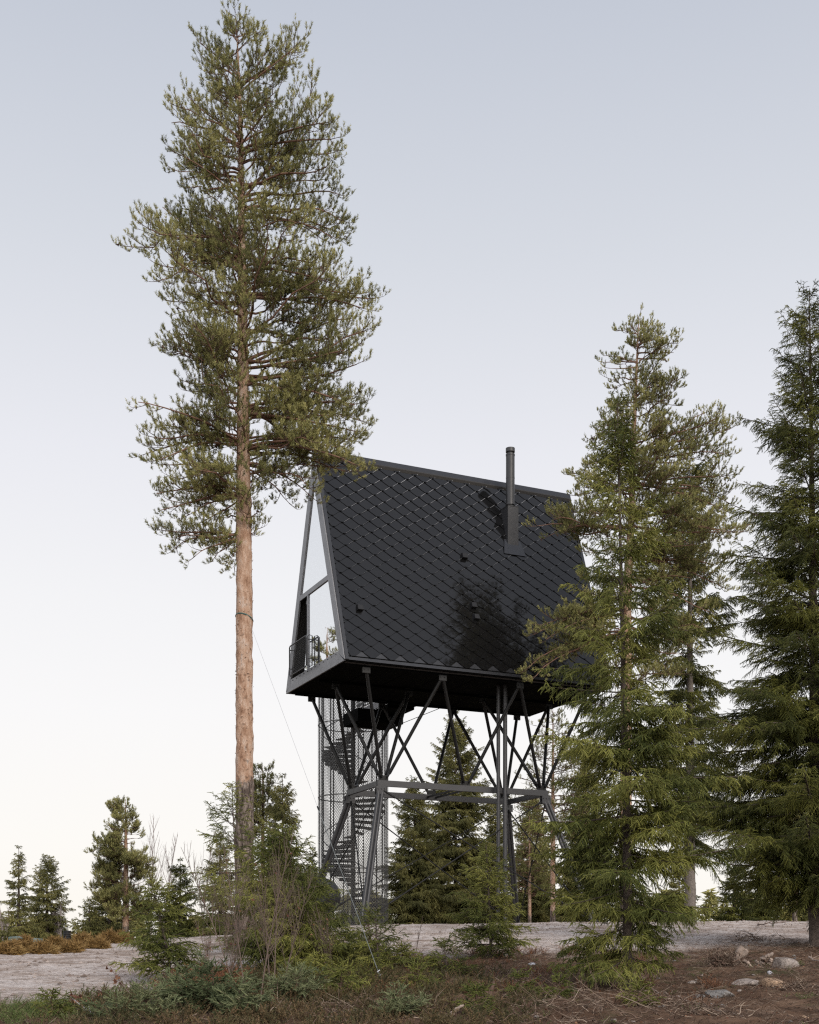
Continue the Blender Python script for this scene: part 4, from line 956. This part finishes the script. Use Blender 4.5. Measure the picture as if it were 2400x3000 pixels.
small_pine((1085, 2800), (1078, 2665), 62, 'soft grey-green pine sapling by the foot of the near trestle leg', 52, 23)
small_pine((1045, 2830), (1020, 2740), 60, 'lower pine sapling beside the soft grey-green one', 53, 21)
# bare saplings
for k, (bp, ty, st, lab, lv, sr) in enumerate((((735, 2955), 2330, 3, 'leafless birch sapling with three red-brown stems, in front of the big pine trunk', 14, .9),
    ((800, 2925), 2420, 3, 'leafless birch sapling clump right of the big pine trunk', 10, .9),
    ((650, 2900), 2560, 3, 'thin leafless sapling clump left of the big pine trunk', 25, .8),
    ((985, 2860), 2600, 4, 'reddish bare twigs standing before the stair tower', 12, .7),
    ((1215, 2800), 2665, 1, 'single bare stalk on the bare ground, left of the cone-shaped spruce', 0, .4),
    ((565, 2890), 2690, 2, 'bare twigs with a few rust leaves, right of the lone young spruce', 30, .7))):
    b = gp(*bp); H = (HY-ty)/F*b[1]-b[2]
    birch('birch_sapling', b, lab, M['birch'], 'sapling', 'leafless saplings in the foreground', leaves=lv or None, H=H, spreadR=sr, seed=800+k, stems=st, r0=.005+.0022*H, sub=1.1, lean=.32)
# shrub with withered leaves, and the leaning twig
def leafshrub(bp, ty, label, seed, nst, nleaf, wpx):
    b = gp(*bp); H = (HY-ty)/F*b[1]-b[2]; w, c, l2, l3 = birch_parts(H, .5, seed, nst, .006, lean=.5)
    r = np.random.default_rng(seed); i = r.integers(0, len(l3), nleaf); p = l3.at(i, r.random(nleaf)); q = nrm(r.normal(0, 1, (nleaf, 3))-[0, 0, .6]); q2 = nrm(np.cross(q, r.normal(0, 1, (nleaf, 3)))); w_ = .02
    c.add(np.stack([p, p+q*w_+q2*w_*.7, p+q*2.4*w_, p+q*w_-q2*w_*.7], 1).reshape(-1, 3), np.arange(4*nleaf).reshape(-1, 4), 1, r.random(nleaf))
    e = empty('withered_shrub', b, label, 'shrub'); w.build('stems', [M['birch']], e); c.build('leaves', [M['birch'], M['dryleaf']], e)
leafshrub((240, 2955), 2868, 'low shrub hung with withered red-brown leaves at the lower left', 61, 6, 260, 60)
leafshrub((268, 2962), 2885, 'second withered shrub, lower, beside the first at the lower left', 62, 4, 150, 50)
b = gp(430, 2955); t_ = P(322, 2832, b[1]+.3)-b; mb = MB(); u = np.linspace(0, 1, 12)[:, None]; pts = u*t_+np.sin(u*3.1)*np.array([[.0, 0, -.05]]); mb.poly(pts, np.linspace(.009, .003, 12), 5)
e = empty('leaning_twig', b, 'long thin twig leaning left over the bare ground with curled brown leaves', 'twig'); mb.build('stem', [M['birch']], e)
mb = MB(); r = np.random.default_rng(3); n = 26; p = pts[r.choice([3, 8, 9, 10, 11], n)]+r.normal(0, .02, (n, 3)); q = nrm(r.normal(0, 1, (n, 3))-[0, 0, .8]); q2 = nrm(np.cross(q, r.normal(0, 1, (n, 3))))
mb.add(np.stack([p, p+q*.02+q2*.018, p+q*.05, p+q*.02-q2*.018], 1).reshape(-1, 3), np.arange(4*n).reshape(-1, 4), 0, r.random(n)); mb.build('leaves', [M['dryleaf']], e)

# ------------------------------------------------------------------ stones
def stone(c, sx_, sy_, sz_, seed, mat, label, cat='rock', group=None, rz=0, name='rock', flat=.5):
    r = np.random.default_rng(seed); import bmesh
    bm = bmesh.new(); bmesh.ops.create_icosphere(bm, subdivisions=4, radius=1)
    V = np.array([v.co[:] for v in bm.verts]); Fc = np.array([[v.index for v in f.verts] for f in bm.faces]); bm.free()
    n = np.zeros(len(V))
    for k in range(14):        # cut planes give the stone its facets
        d = nrm(r.normal(0, 1, 3)); h = r.uniform(.5, .9); dd = V@d; V = V - np.outer(np.maximum(dd-h, 0)*.97, d)
    for k in range(24): d = nrm(r.normal(0, 1, 3))*r.uniform(2, 9); n += np.sin(V@d+r.uniform(0, 6.3))*.9/np.linalg.norm(d)
    V = V*(1+.055*n)[:, None]*np.array([sx_, sy_, sz_])
    mb = MB(); mb.add(V, Fc, 0, None, True); o = mb.build(name, [M[mat]], None, (c[0], c[1], c[2]+sz_*(flat)), rz)
    return tag(o, label, cat, group)
def rock_px(cx, cy_bottom, wpx, hpx, seed, mat, label, rz=0, flat=.3, **k):
    b = gp(cx, cy_bottom); s = b[1]/F; w = wpx/2*s; h = hpx*s
    return stone(b+np.array([0, w*.5, 0]), w, w*.75, h*.68, seed, mat, label, rz=rz, flat=flat, **k)
rock_px(2303, 2832, 88, 46, 1, 'rock', 'big rounded pinkish-grey boulder at the right, beside the driftwood-like stump')
rock_px(2192, 2888, 104, 26, 2, 'rock', 'flat pale slab of rock below the stumps', rz=.2)
rock_px(2272, 2890, 82, 38, 3, 'rock_tan', 'wedge-shaped tan rock touching the pale slab', rz=-.3)
rock_px(2112, 2922, 108, 34, 4, 'rock_grey', 'dark grey layered rock, lowest of the large ones', rz=.1)
rock_px(2050, 2928, 44, 15, 5, 'rock_grey', 'low grey stone left of the dark layered rock')
rock_px(2030, 2886, 34, 12, 6, 'rock', 'small stone in the soil left of the pale slab')
rock_px(1706, 2808, 30, 16, 7, 'rock', 'fist-sized stone on the edge of the bare ground, left of the bright young spruce')
rock_px(1770, 2803, 22, 9, 8, 'rock_grey', 'small stone near the trunk of the bright young spruce')
rock_px(1480, 2810, 22, 12, 9, 'rock', 'stone at the foot of the cone-shaped spruce')
rock_px(1560, 2832, 26, 9, 10, 'rock_pale', 'flat whitish stone on the brown soil')
rock_px(1345, 2925, 24, 12, 11, 'rock_grey', 'small grey stone in the brown soil, lower middle')
rock_px(2257, 2862, 18, 12, 12, 'rock_pale', 'small pale stone behind the tan wedge rock')
rock_px(2118, 2945, 20, 11, 13, 'rock_grey', 'small stone just below the dark layered rock')
rock_px(2362, 2972, 22, 9, 14, 'rock_tan', 'tan stone near the lower right corner')
rock_px(2120, 2686, 60, 9, 15, 'rock_pale', 'pale heap of stones on the far rim of the ground', flat=.3)
rock_px(430, 2895, 60, 14, 16, 'rock_grey', 'flat grey stone below the lone young spruce', flat=.2)
r = np.random.default_rng(91); k = 0
for k in range(46):
    px, py = r.uniform(1250, 2395), r.uniform(2800, 2995); b = gp(px, py)
    s = r.uniform(.012, .04); stone(b, s*1.3, s, s*.7, 200+k, ('rock', 'rock_grey', 'rock_tan', 'rock_grey')[k % 4], 'small loose stone lying in the brown soil, one of many alike', group='small stones in the soil', rz=r.uniform(0, 3), flat=.3, name='small_stone', cat='stone')

# ------------------------------------------------------------------ uprooted stumps
def gnarl(mb, p0, p1, r0, r1, seed, n=14, wob=.12):
    r = np.random.default_rng(seed); u = np.linspace(0, 1, n)[:, None]; L = np.linalg.norm(np.array(p1)-p0); w = np.cumsum(r.normal(0, wob*L/n*1.6, (n, 3)), 0); w[0] = 0
    pts = np.array(p0)+u*(np.array(p1)-p0)+w; rd = np.interp(u[:, 0], [0, .6, 1], [r0, (r0+r1)/2, r1])*r.uniform(.75, 1.3, n)
    mb.poly(pts, rd, 7)
def stump(px, py, size_px, seed, label, nroots, slab=None, mat='deadwood', fuzz=0, name='tree_stump'):
    b = gp(px, py); s = b[1]/F; R = size_px*s; r = np.random.default_rng(seed); e = empty(name, b, label, 'stump')
    mb = MB()
    if slab: 
        for q in slab: gnarl(mb, (q[0]*s, 0, -q[1]*s), (q[2]*s, -.03, -q[3]*s), q[4]*s, q[5]*s, seed+len(mb.v), 10, .25)
    else: gnarl(mb, (0, 0, -.02), (R*.2, 0, R), R*.35, R*.15, seed)
    mb.build('wood', [M[mat]], e)
    rt = MB()
    for k in range(nroots):
        a = r.uniform(0, 6.28); L = R*r.uniform(.5, 1.3); p0 = np.array([r.normal(0, R*.3), r.normal(0, R*.2), r.uniform(.0, R*.5)])
        gnarl(rt, p0, p0+np.array([math.cos(a)*L, math.sin(a)*L*.6, r.uniform(-.4, .5)*L]), .012*R/.2, .003, seed*7+k, 10, .3)
    rt.build('roots', [M['twig']], e)
    if fuzz:
        fz = MB(); n = fuzz; p = r.normal(0, 1, (n, 3))*[R*.42, R*.3, R*.28]+[-R*.1, 0, R*.3]; q = nrm(r.normal(0, 1, (n, 3))); w = nrm(np.cross(q, r.normal(0, 1, (n, 3))))*.004
        fz.add(np.stack([p-w, p+w, p+q*r.uniform(.04, .12, n)[:, None]], 1).reshape(-1, 3), np.arange(3*n).reshape(-1, 3), 0, r.random(n)); fz.build('root_fibres', [M['litter']], e)
stump(2125, 2838, 62, 71, 'uprooted stump with a dark ball of root fibres and splintered pale wood on top', 26, [(20, -5, 62, -48, 9, 7), (30, -18, 48, -66, 8, 11), (38, -12, 14, -42, 7, 4), (50, -20, 80, 2, 6, 3)], fuzz=2600)
stump(2240, 2824, 36, 72, 'small bleached stump curling over, just left of the boulder', 10, [(-10, -2, 2, -26, 10, 8), (2, -24, 28, -34, 6, 4), (-12, -4, -26, -10, 7, 4), (10, 0, 18, -18, 9, 6)])
stump(1322, 2988, 44, 73, 'pale splintered wood lying at the lower middle edge', 8, [(-30, 0, 10, -18, 8, 6), (5, -8, 34, -30, 7, 4)])
stump(1432, 2940, 40, 74, 'dark broken stump left standing in the soil, lower middle', 10, [(0, 0, 14, -60, 7, 3), (4, -10, -16, -40, 5, 3)], mat='twig')
stump(520, 2900, 60, 75, 'dark rotten stump under the lone young spruce', 24, [(-20, 0, -10, -26, 16, 13), (10, 2, 16, -22, 14, 10)], mat='sprucebark', fuzz=900)
# long fallen branches
def branch_on_ground(pts_px, r0, label, mat='deadwood', name='fallen_branch', lift=.03, seed=0):
    P_ = [gp(a, b) for a, b in pts_px]; P_ = np.array(P_); P_[:, 2] += lift; u = np.linspace(0, len(P_)-1, 16); q = np.stack([np.interp(u, range(len(P_)), P_[:, k]) for k in range(3)], 1)
    r = np.random.default_rng(seed); q += r.normal(0, .012, q.shape); o0 = q[0].copy(); mb = MB(); mb.poly(q-o0, np.linspace(r0, r0*.3, 16), 6)
    for k in range(5):
        i = r.integers(3, 14); mb.poly([q[i]-o0, q[i]-o0+np.array([r.normal(0, .15), r.normal(0, .1), abs(r.normal(0, .08))])], [r0*.35, r0*.12], 4)
    return tag(mb.build(name, [M[mat]], None, tuple(o0)), label, 'branch')
branch_on_ground([(2370, 2815), (2400, 2822), (2460, 2826)], .02, 'straight dead branch lying right of the boulder')
branch_on_ground([(1905, 2905), (1980, 2930), (2120, 2965), (2200, 2985)], .014, 'long dead branch lying across the soil below the rocks', seed=4)
branch_on_ground([(0, 2952), (60, 2985), (110, 3010)], .016, 'dark branch lying in the lower left corner', 'twig', seed=5)
branch_on_ground([(330, 2955), (420, 2930), (520, 2968)], .018, 'dark crooked branch lying among the leaves, lower left', 'twig', seed=6)
branch_on_ground([(2170, 2700), (2230, 2722), (2330, 2712)], .022, 'fallen branch arching out from the foot of the right-edge spruce', 'twig', seed=7, lift=.12)
branch_on_ground([(232, 2962), (262, 2972), (280, 2984)], .02, 'short white birch stick at the lower left', 'rock_pale', seed=8)
branch_on_ground([(2330, 2990), (2400, 2978)], .012, 'thin branch at the lower right corner', 'twig', seed=9)

# ------------------------------------------------------------------ ground cover nobody could count
def scatter(n, x0, x1, y0, y1, keep, seed):
    r = np.random.default_rng(seed); X = r.uniform(x0, x1, n*4); Y = r.uniform(y0, y1, n*4); k = keep(X, Y, r); X, Y = X[k][:n], Y[k][:n]
    return X, Y, ground(X, Y), r
floorish = lambda X, Y, r: r.random(len(X)) > dirt_mask(X, Y)*1.05
# litter: twigs and chips
X, Y, Z, r = scatter(26000, -8, 11, 11, 27, floorish, 31)
n = len(X); a = r.uniform(0, 6.28, n); el = r.normal(0, .28, n); L = r.gamma(2, .055, n)
st = Stems(np.stack([X, Y, Z+.008], 1), np.stack([np.cos(a)*np.cos(el), np.sin(a)*np.cos(el), np.sin(np.abs(el))], 1), r.normal(0, .12, (n, 3)), L, .0035)
lt = MB(); emit_tubes(lt, st, 2, 3, 0, .4, var=np.clip(r.gamma(1.4, .3, n), 0, 1))
o = lt.build('twig_litter', [M['litter']]); tag(o, 'dead twigs and needles strewn over the brown forest floor', 'litter', kind='stuff')
X, Y, Z, r = scatter(5000, -8, 11, 11, 28, floorish, 32); n = len(X); q = nrm(r.normal(0, 1, (n, 3))*[1, 1, .45]); q2 = nrm(np.cross(q, r.normal(0, 1, (n, 3)))); w = r.uniform(.007, .022, n)[:, None]; p = np.stack([X, Y, Z+.012], 1)
lf = MB(); lf.add(np.stack([p-q*w, p+q2*w*.7, p+q*w, p-q2*w*.7], 1).reshape(-1, 3), np.arange(4*n).reshape(-1, 4), 0, np.clip(r.random(n)**1.6, 0, 1))
o = lf.build('dead_leaves', [M['dryleaf']]); tag(o, 'withered reddish leaves scattered over the forest floor', 'leaves', kind='stuff')
X, Y, Z, r = scatter(9000, -10, 11, 13, 36, lambda X, Y, r: (dirt_mask(X, Y) > .4) & (r.random(len(X)) < .25+.75*(fbm(X, Y, 2.5, 21) > .2)), 35); n = len(X)
s_ = np.minimum(r.gamma(1.6, .008, n), .045); a = r.uniform(0, 6.28, n); cl = MB(); p = np.stack([X, Y, Z], 1)
e1 = np.stack([np.cos(a), np.sin(a), 0*a], 1)*(s_*1.4)[:, None]; e2 = np.stack([-np.sin(a), np.cos(a), 0*a], 1)*s_[:, None]; e3 = np.stack([0*a, 0*a, s_*.8], 1)
cl.add(np.stack([p-e1, p-e2, p+e1, p+e2, p+e3], 1).reshape(-1, 3), (np.arange(n)[:, None, None]*5+np.array([[0, 1, 4], [1, 2, 4], [2, 3, 4], [3, 0, 4]])[None]).reshape(-1, 3), 0, np.repeat(np.clip(r.random(n)**.8, 0, 1), 4))
M['clod'] = m_needles('soil_clods', (.09, .065, .05), (.20, .155, .13), (.32, .27, .24), .0)
o = cl.build('soil_clods', [M['clod']]); tag(o, 'small clods and gravel on the bare ground', 'gravel', kind='stuff')
# heather and low shrubs: many tiny upright sprays in patches
def tufts(name, label, cat, mat, n, region, seed, h, spread, dens_fn, nst=9, leaf=.014, w=.006, per=230, up=.9):
    X, Y, Z, r = scatter(n, *region, dens_fn, seed); n = len(X); i = np.repeat(np.arange(n), nst); m = len(i)
    a = r.uniform(0, 6.28, m); l = r.uniform(.1, 1, m)*spread; d = nrm(np.stack([np.cos(a)*l, np.sin(a)*l, up*np.ones(m)], 1))
    st = Stems(np.stack([X[i], Y[i], Z[i]-.01], 1)+r.normal(0, .02, (m, 3))*[1, 1, 0], d, np.stack([np.cos(a)*.1, np.sin(a)*.1, -.15+0*a], 1), h*r.uniform(.4, 1.2, m), .002)
    mb = MB(); emit_tubes(mb, st, 2, 3, 0, .5); emit_needles(mb, st, r, per, leaf, w, .8, 1, t0=.15, varc=np.clip(np.repeat(.5+.35*fbm(X, Y, .8, 77)+r.normal(0, .15, n), nst)+r.normal(0, .12, m), 0, 1), minn=6)
    o = mb.build(name, [M['twig'], M[mat]]); return tag(o, label, cat, kind='stuff')
tufts('heather', 'dark green-brown heather covering the ground under the big pine', 'heather', 'heather', 1300, (-4.6, 2.6, 11, 21), 41, .21, .9,
      lambda X, Y, r: (r.random(len(X)) < np.clip(1.2-np.hypot((X+1.1)/2.5, (Y-14.8)/5.0), 0, 1)*1.2) & (dirt_mask(X, Y) < .5) & (fbm(X, Y, .9, 8) > -.1), leaf=.02, w=.008, per=260)
tufts('rusty_heather', 'rust-brown heather tufts along the edge of the bare ground', 'heather', 'rust', 300, (-1.2, 4.0, 14, 23), 42, .16, .9,
      lambda X, Y, r: (fbm(X, Y, 2.0, 5) > .25) & (dirt_mask(X, Y) < .75))
def juniper(bp, H, Rr, seed, label):
    b = gp(*bp); w, c = make_spruce_parts(H, Rr, seed, b[1], base_h=.05, power=.35, spacing=.07, drop=-.35, hang=-.3, dens=1.1, tipup=.6, irregular=.4, trunk_r=.012, topang=1.0)
    e = empty('juniper_bush', b, label, 'juniper', None, seed); w.build('stems', [M['twig']], e); c.build('foliage', [M['twig'], M['juniper']], e)
for k, (bp, H, Rr, lab) in enumerate((((430, 2992), .26, .24, 'grey-green juniper bush nearest the lower left corner'), ((530, 2968), .36, .28, 'grey-green juniper bush below the rusty ferns'), ((625, 2975), .50, .34, 'tallest grey-green juniper bush, left of the birch sapling stems'),
    ((585, 2925), .30, .28, 'small juniper bush touching the rusty ferns on their right'), ((700, 2990), .34, .3, 'low juniper bush at the very bottom under the birch saplings'), ((340, 2999), .16, .2, 'spreading juniper at the bottom edge beside the white birch stick'), ((870, 2930), .3, .3, 'dark juniper bush in the heather right of the birch saplings'), ((1165, 2985), .22, .26, 'low juniper at the bottom edge beside the pale splintered wood'))):
    juniper(bp, H*.78, Rr*.85, 950+k, lab)
for k, (bp, H, lab) in enumerate((((1225, 2905), .26, 'spruce seedling in the brown soil between the tiny dark spruce and the guy wire'), ((1395, 2975), .22, 'spruce seedling at the bottom edge beside the dark broken stump'), ((1530, 2915), .2, 'seedling left of the bright young spruce trunk'),
    ((1000, 2925), .3, 'yellow-green seedling in the dark heather'), ((930, 2890), .34, 'seedling at the foot of the bushy drooping spruce'), ((1180, 2845), .24, 'seedling right of the guy wire end'), ((1870, 2950), .2, 'seedling below the roots of the bright young spruce'), ((150, 2975), .2, 'seedling in the green grass at the lower left'), ((1640, 2920), .17, 'tiny seedling in front of the heap of dead twigs'))):
    b = gp(*bp); w, c = make_spruce_parts(H, H*.6, 970+k, b[1], base_h=.1, power=.6, spacing=.05, drop=-.1, hang=.1, dens=1., irregular=.35, trunk_r=.006)
    e = empty('spruce_seedling', b, lab, 'seedling', 'spruce seedlings'); w.build('stem', [M['twig']], e); c.build('foliage', [M['twig'], M['spruce']], e)
tufts('green_sprigs', 'small green sprigs dotted over the brown soil at the right', 'sprigs', 'grass', 160, (.3, 6.5, 11.5, 21), 44, .09, .9,
      lambda X, Y, r: (fbm(X, Y, 1.5, 6) > .35) & (dirt_mask(X, Y) < .6), nst=7)
tufts('bilberry_scrub', 'low green scrub tufts at the lower left edge', 'scrub', 'grass', 150, (-4.9, -3.3, 11, 15.3), 45, .15, .8,
      lambda X, Y, r: (dirt_mask(X, Y) < .5), nst=10)
tufts('rusty_fern', 'withered rust-coloured fern patch beneath the lone young spruce', 'fern', 'rust', 60, (-2.9, -1.9, 13.5, 16.5), 46, .38, 1.0,
      lambda X, Y, r: (np.hypot((X+2.42)/.4, (Y-15.2)/1.2) < 1), nst=12, leaf=.02, w=.007, per=300)
tufts('undergrowth', 'mixed dark undergrowth around the foot of the big pine', 'undergrowth', 'spruce_dark', 190, (-4.3, -.4, 15.5, 23), 47, .35, 1.0,
      lambda X, Y, r: (dirt_mask(X, Y) < .7) & (X/Y > -.19) & (X/Y > -.10), nst=9, leaf=.02, w=.007, per=260)
# grass blades lower left
X, Y, Z, r = scatter(2600, -4.9, -3.4, 11, 15, lambda X, Y, r: (np.hypot((X+4.0)/.45, (Y-13.6)/.9) < r.uniform(.4, 1.1, len(X))) & (dirt_mask(X, Y) < .6), 51)
n = len(X); a = r.uniform(0, 6.28, n); st = Stems(np.stack([X, Y, Z-.01], 1), nrm(np.stack([np.cos(a)*.4, np.sin(a)*.4, np.ones(n)], 1)), np.stack([np.cos(a)*.3, np.sin(a)*.3, -.25+0*a], 1), r.uniform(.08, .2, n), .003)
gr = MB(); emit_tubes(gr, st, 3, 3, 0, .2, var=r.random(n)); o = gr.build('grass', [M['grass']]); tag(o, 'tuft of green grass at the lower left', 'grass', kind='stuff')
# ------------------------------------------------------------------ heaps of turf and moss along the far left rim
r = np.random.default_rng(61)
heaps = [(20, 2796, 52, 34), (70, 2790, 40, 40), (118, 2794, 46, 28), (160, 2782, 34, 30), (205, 2788, 40, 26), (238, 2776, 36, 34), (282, 2780, 40, 26), (318, 2768, 32, 30), (352, 2766, 30, 28), (388, 2758, 26, 18)]
for k, (px, py, wp, hp) in enumerate(heaps):
    b = gp(px, py-2) if py < 2799 else gp(px, 2795); s = b[1]/F; w = wp*s*.75; h = hp*s*.95; n = 2600
    mb = MB(); d = nrm(r.normal(0, 1, (n, 3))); d[:, 2] = np.abs(d[:, 2]); bump_ = 1+.18*np.sin(d[:, 0]*7+k)+.15*np.sin(d[:, 1]*9+d[:, 2]*5)
    p = d*np.array([w, w*.8, h])*bump_[:, None]*r.uniform(.85, 1.03, n)[:, None]; q = nrm(d*.5+r.normal(0, 1, (n, 3))+[0, 0, -.3]); t = nrm(np.cross(q, r.normal(0, 1, (n, 3))))*.012
    mb.add(np.stack([p-t, p+t, p+q*r.uniform(.06, .17, n)[:, None]], 1).reshape(-1, 3), np.arange(3*n).reshape(-1, 3), 0, np.clip(r.random(n)*.7+.3*np.sin(p[:, 0]*6)**2, 0, 1))
    o = mb.build('turf_heap', [M['moss']], None, (b[0], b[1]+w*.5, b[2]-.02))
    nm = ['leftmost', 'second from the left', 'third from the left', 'fourth from the left, right of the tank', 'fifth from the left, below the standing pipe', 'sixth from the left', 'seventh from the left', 'eighth from the left', 'ninth from the left', 'rightmost and smallest'][k]
    tag(o, 'brown heap of upturned turf, %s of the row' % nm, 'turf heap', 'heaps of upturned turf')
# ------------------------------------------------------------------ tank, standing pipe, black drum
def lathe(mb, prof, n=28, c=(0, 0, 0)):
    for (r0, z0), (r1, z1) in zip(prof[:-1], prof[1:]):
        th = np.linspace(0, 2*np.pi, n+1)[:-1]; A = np.stack([c[0]+r0*np.cos(th), c[1]+r0*np.sin(th), c[2]+z0+0*th], 1); B = np.stack([c[0]+r1*np.cos(th), c[1]+r1*np.sin(th), c[2]+z1+0*th], 1)
        i = np.arange(n); j = (i+1) % n; mb.add(np.concatenate([A, B]), np.stack([i, j, n+j, n+i], 1), 0, None, True)
def col_base(px, py_top, D, hgt):
    X = (px-HX)/F*D; return np.array([X, D, (HY-py_top)/F*D-hgt])
D = 33.; b = col_base(78, 2745, D, .55); e = empty('septic_tank', b, 'round grey-green plastic tank lids sunk behind the turf heaps at the left', 'tank')
for dx, rr_, hh in ((.0, .27, .55), (.42, .22, .50)):
    mb = MB(); lathe(mb, [(rr_*.9, 0), (rr_*.9, hh-.09), (rr_, hh-.09), (rr_, hh-.03), (rr_*.95, hh), (.01, hh+.02)], 28, (dx-.2, 0, 0))
    for k in range(10):
        a = k*.628; mb.box(dx-.2+rr_*.9*math.cos(a)-.012, dx-.2+rr_*.9*math.cos(a)+.012, rr_*.9*math.sin(a)-.012, rr_*.9*math.sin(a)+.012, 0, hh-.1)
    mb.build('lid', [M['green_plastic']], e)
D = 31.; b = col_base(197, 2727, D, .55); mb = MB(); lathe(mb, [(.088, 0), (.088, .52), (.096, .52), (.096, .55), (.075, .55), (.075, .3)], 20)
for z in np.arange(.05, .5, .05): lathe(mb, [(.088, z), (.093, z+.01), (.093, z+.02), (.088, z+.03)], 20)
e = empty('vent_pipe', b, 'short black ribbed pipe standing upright behind the turf heaps', 'pipe'); mb.build('pipe_body', [M['black_plastic']], e)
D = 40.; b = np.array([(920-HX)/F*D, D, (HY-2690)/F*D]); R_ = .62
mb = MB(); mb.poly([(-.15, -.5, R_*1.1), (.25, .6, R_*1.1)], R_, 28); e = empty('plastic_drum', b, 'large black cylinder lying on its side, between the low spruces and the stair tower', 'drum')
mb.build('shell', [M['black_plastic']], e); mb = MB(); mb.poly([(-.17, -.56, R_*1.1), (-.15, -.5, R_*1.1)], R_*1.04, 28); mb.build('rim', [M['black_plastic']], e)
mb = MB(); mb.box(-.5, .5, -.3, .4, -.3, .12); mb.build('cradle', [M['steel']], e)

for k, (px, py, R_, nb_, lab) in enumerate(((1230, 2960, .55, 70, 'tangle of dead brown twigs at the lower middle of the picture'), (1700, 2975, .8, 110, 'wide heap of dead spruce twigs below the bright young spruce'),
    (1950, 2950, .6, 80, 'heap of thin dead branches left of the dark layered rock'), (1010, 2975, .5, 60, 'tangle of dead twigs in the dark heather'), (2330, 2900, .45, 50, 'dark brushwood below the big boulder'),
    (1560, 2885, .4, 45, 'brushwood left of the bright young spruce trunk'), (2100, 2985, .5, 60, 'heap of roots and sticks at the lower right edge'), (1340, 2900, .4, 45, 'brushwood behind the small grey stone, lower middle'), (780, 2985, .5, 60, 'brushwood under the leafless birch saplings'), (2210, 2760, .5, 60, 'grey dead branches fallen under the right-edge spruce'))):
    b = gp(px, py); r = np.random.default_rng(900+k); a = r.uniform(0, 6.28, nb_); el = r.normal(.12, .3, nb_); L = r.uniform(.12, .55, nb_)*R_*1.3
    X_ = r.normal(0, R_*.5, nb_); Y_ = r.normal(0, R_*.6, nb_); Z_ = ground(b[0]+X_, b[1]+Y_)-b[2]+r.uniform(0, .08, nb_)
    st = Stems(np.stack([X_, Y_, Z_], 1), np.stack([np.cos(a)*np.cos(el), np.sin(a)*np.cos(el), np.sin(el)], 1), r.normal(0, .25, (nb_, 3))*[1, 1, .5], L, r.uniform(.003, .009, nb_))
    st.w = r.normal(0, .02, (nb_, 3)); l2 = sprout(st, r, .08, .2, 1., .8, lambda L_, t, n_: L_*.3, (0, 0, 0), .0025, up=.1)
    mb = MB(); emit_tubes(mb, st, 6, 4, 0, .3, var=r.random(nb_)); emit_tubes(mb, l2, 2, 3, 0, .4, var=r.random(len(l2))**1.5)
    tag(mb.build('brushwood', [M['litter']], None, tuple(b)), lab, 'brushwood', kind='stuff')
# ------------------------------------------------------------------ guy wires
pb = big_pine_D
def wire(name, label, p0, p1, r0, sleeve=None, col='galv', sag=0.0, loop=None):
    e = empty(name, tuple(p1), label, 'guy wire'); u = np.linspace(0, 1, 14)[:, None]; q = p0+(p1-p0)*u; q[:, 2] -= sag*np.sin(u[:, 0]*np.pi)
    mb = MB(); mb.poly(q-p1, r0, 5); mb.build('cable', [M[col]], e)
    if sleeve:
        a = p0+(p1-p0)*sleeve[0]; mb = MB(); mb.poly([a-p1, p1+(a-p1)*.05-p1], .005, 8); mb.build('sleeve', [M['sleeve']], e)
        mb = MB(); mb.poly([a-p1, a-p1+nrm(p1-a)*.10], .013, 8); mb.build('clamp', [M['steel']], e)
        mb = MB()
        for k in range(3):
            c = (p1+(a-p1)*(.02+.02*k))-p1; mb.poly([c+[-.018, 0, 0], c+[.02, 0, .03]], .006, 4)
        mb.build('marker_tape', [M['white']], e)
    if loop is not None: loop(e, p1)
    return e
trk = P(716, 1812, pb)
def strap(e, p1):
    c = trk - p1; R_ = .175; mb = MB(); th = np.linspace(0, 2*np.pi, 25); z = .07*np.cos(th+2.2)
    mb.poly([(c[0]+R_*math.cos(t), c[1]+R_*math.sin(t), c[2]+zz_) for t, zz_ in zip(th, z)], .014, 6, cap=False); mb.build('trunk_strap', [M['rope']], e)
gl = gp(1123, 2893); wire('guy_wire', 'long guy wire from a green strap on the big pine down to the soil', P(733, 1828, pb-.1), gl+np.array([0, 0, .02]), .0022, (.62,), loop=strap)
g2 = P(2125, 2290, 26.); wire('guy_wire', 'thin guy wire slanting down right behind the bright young spruce', P(1940, 2095, 36.5), P(2330, 2500, 27.), .006)
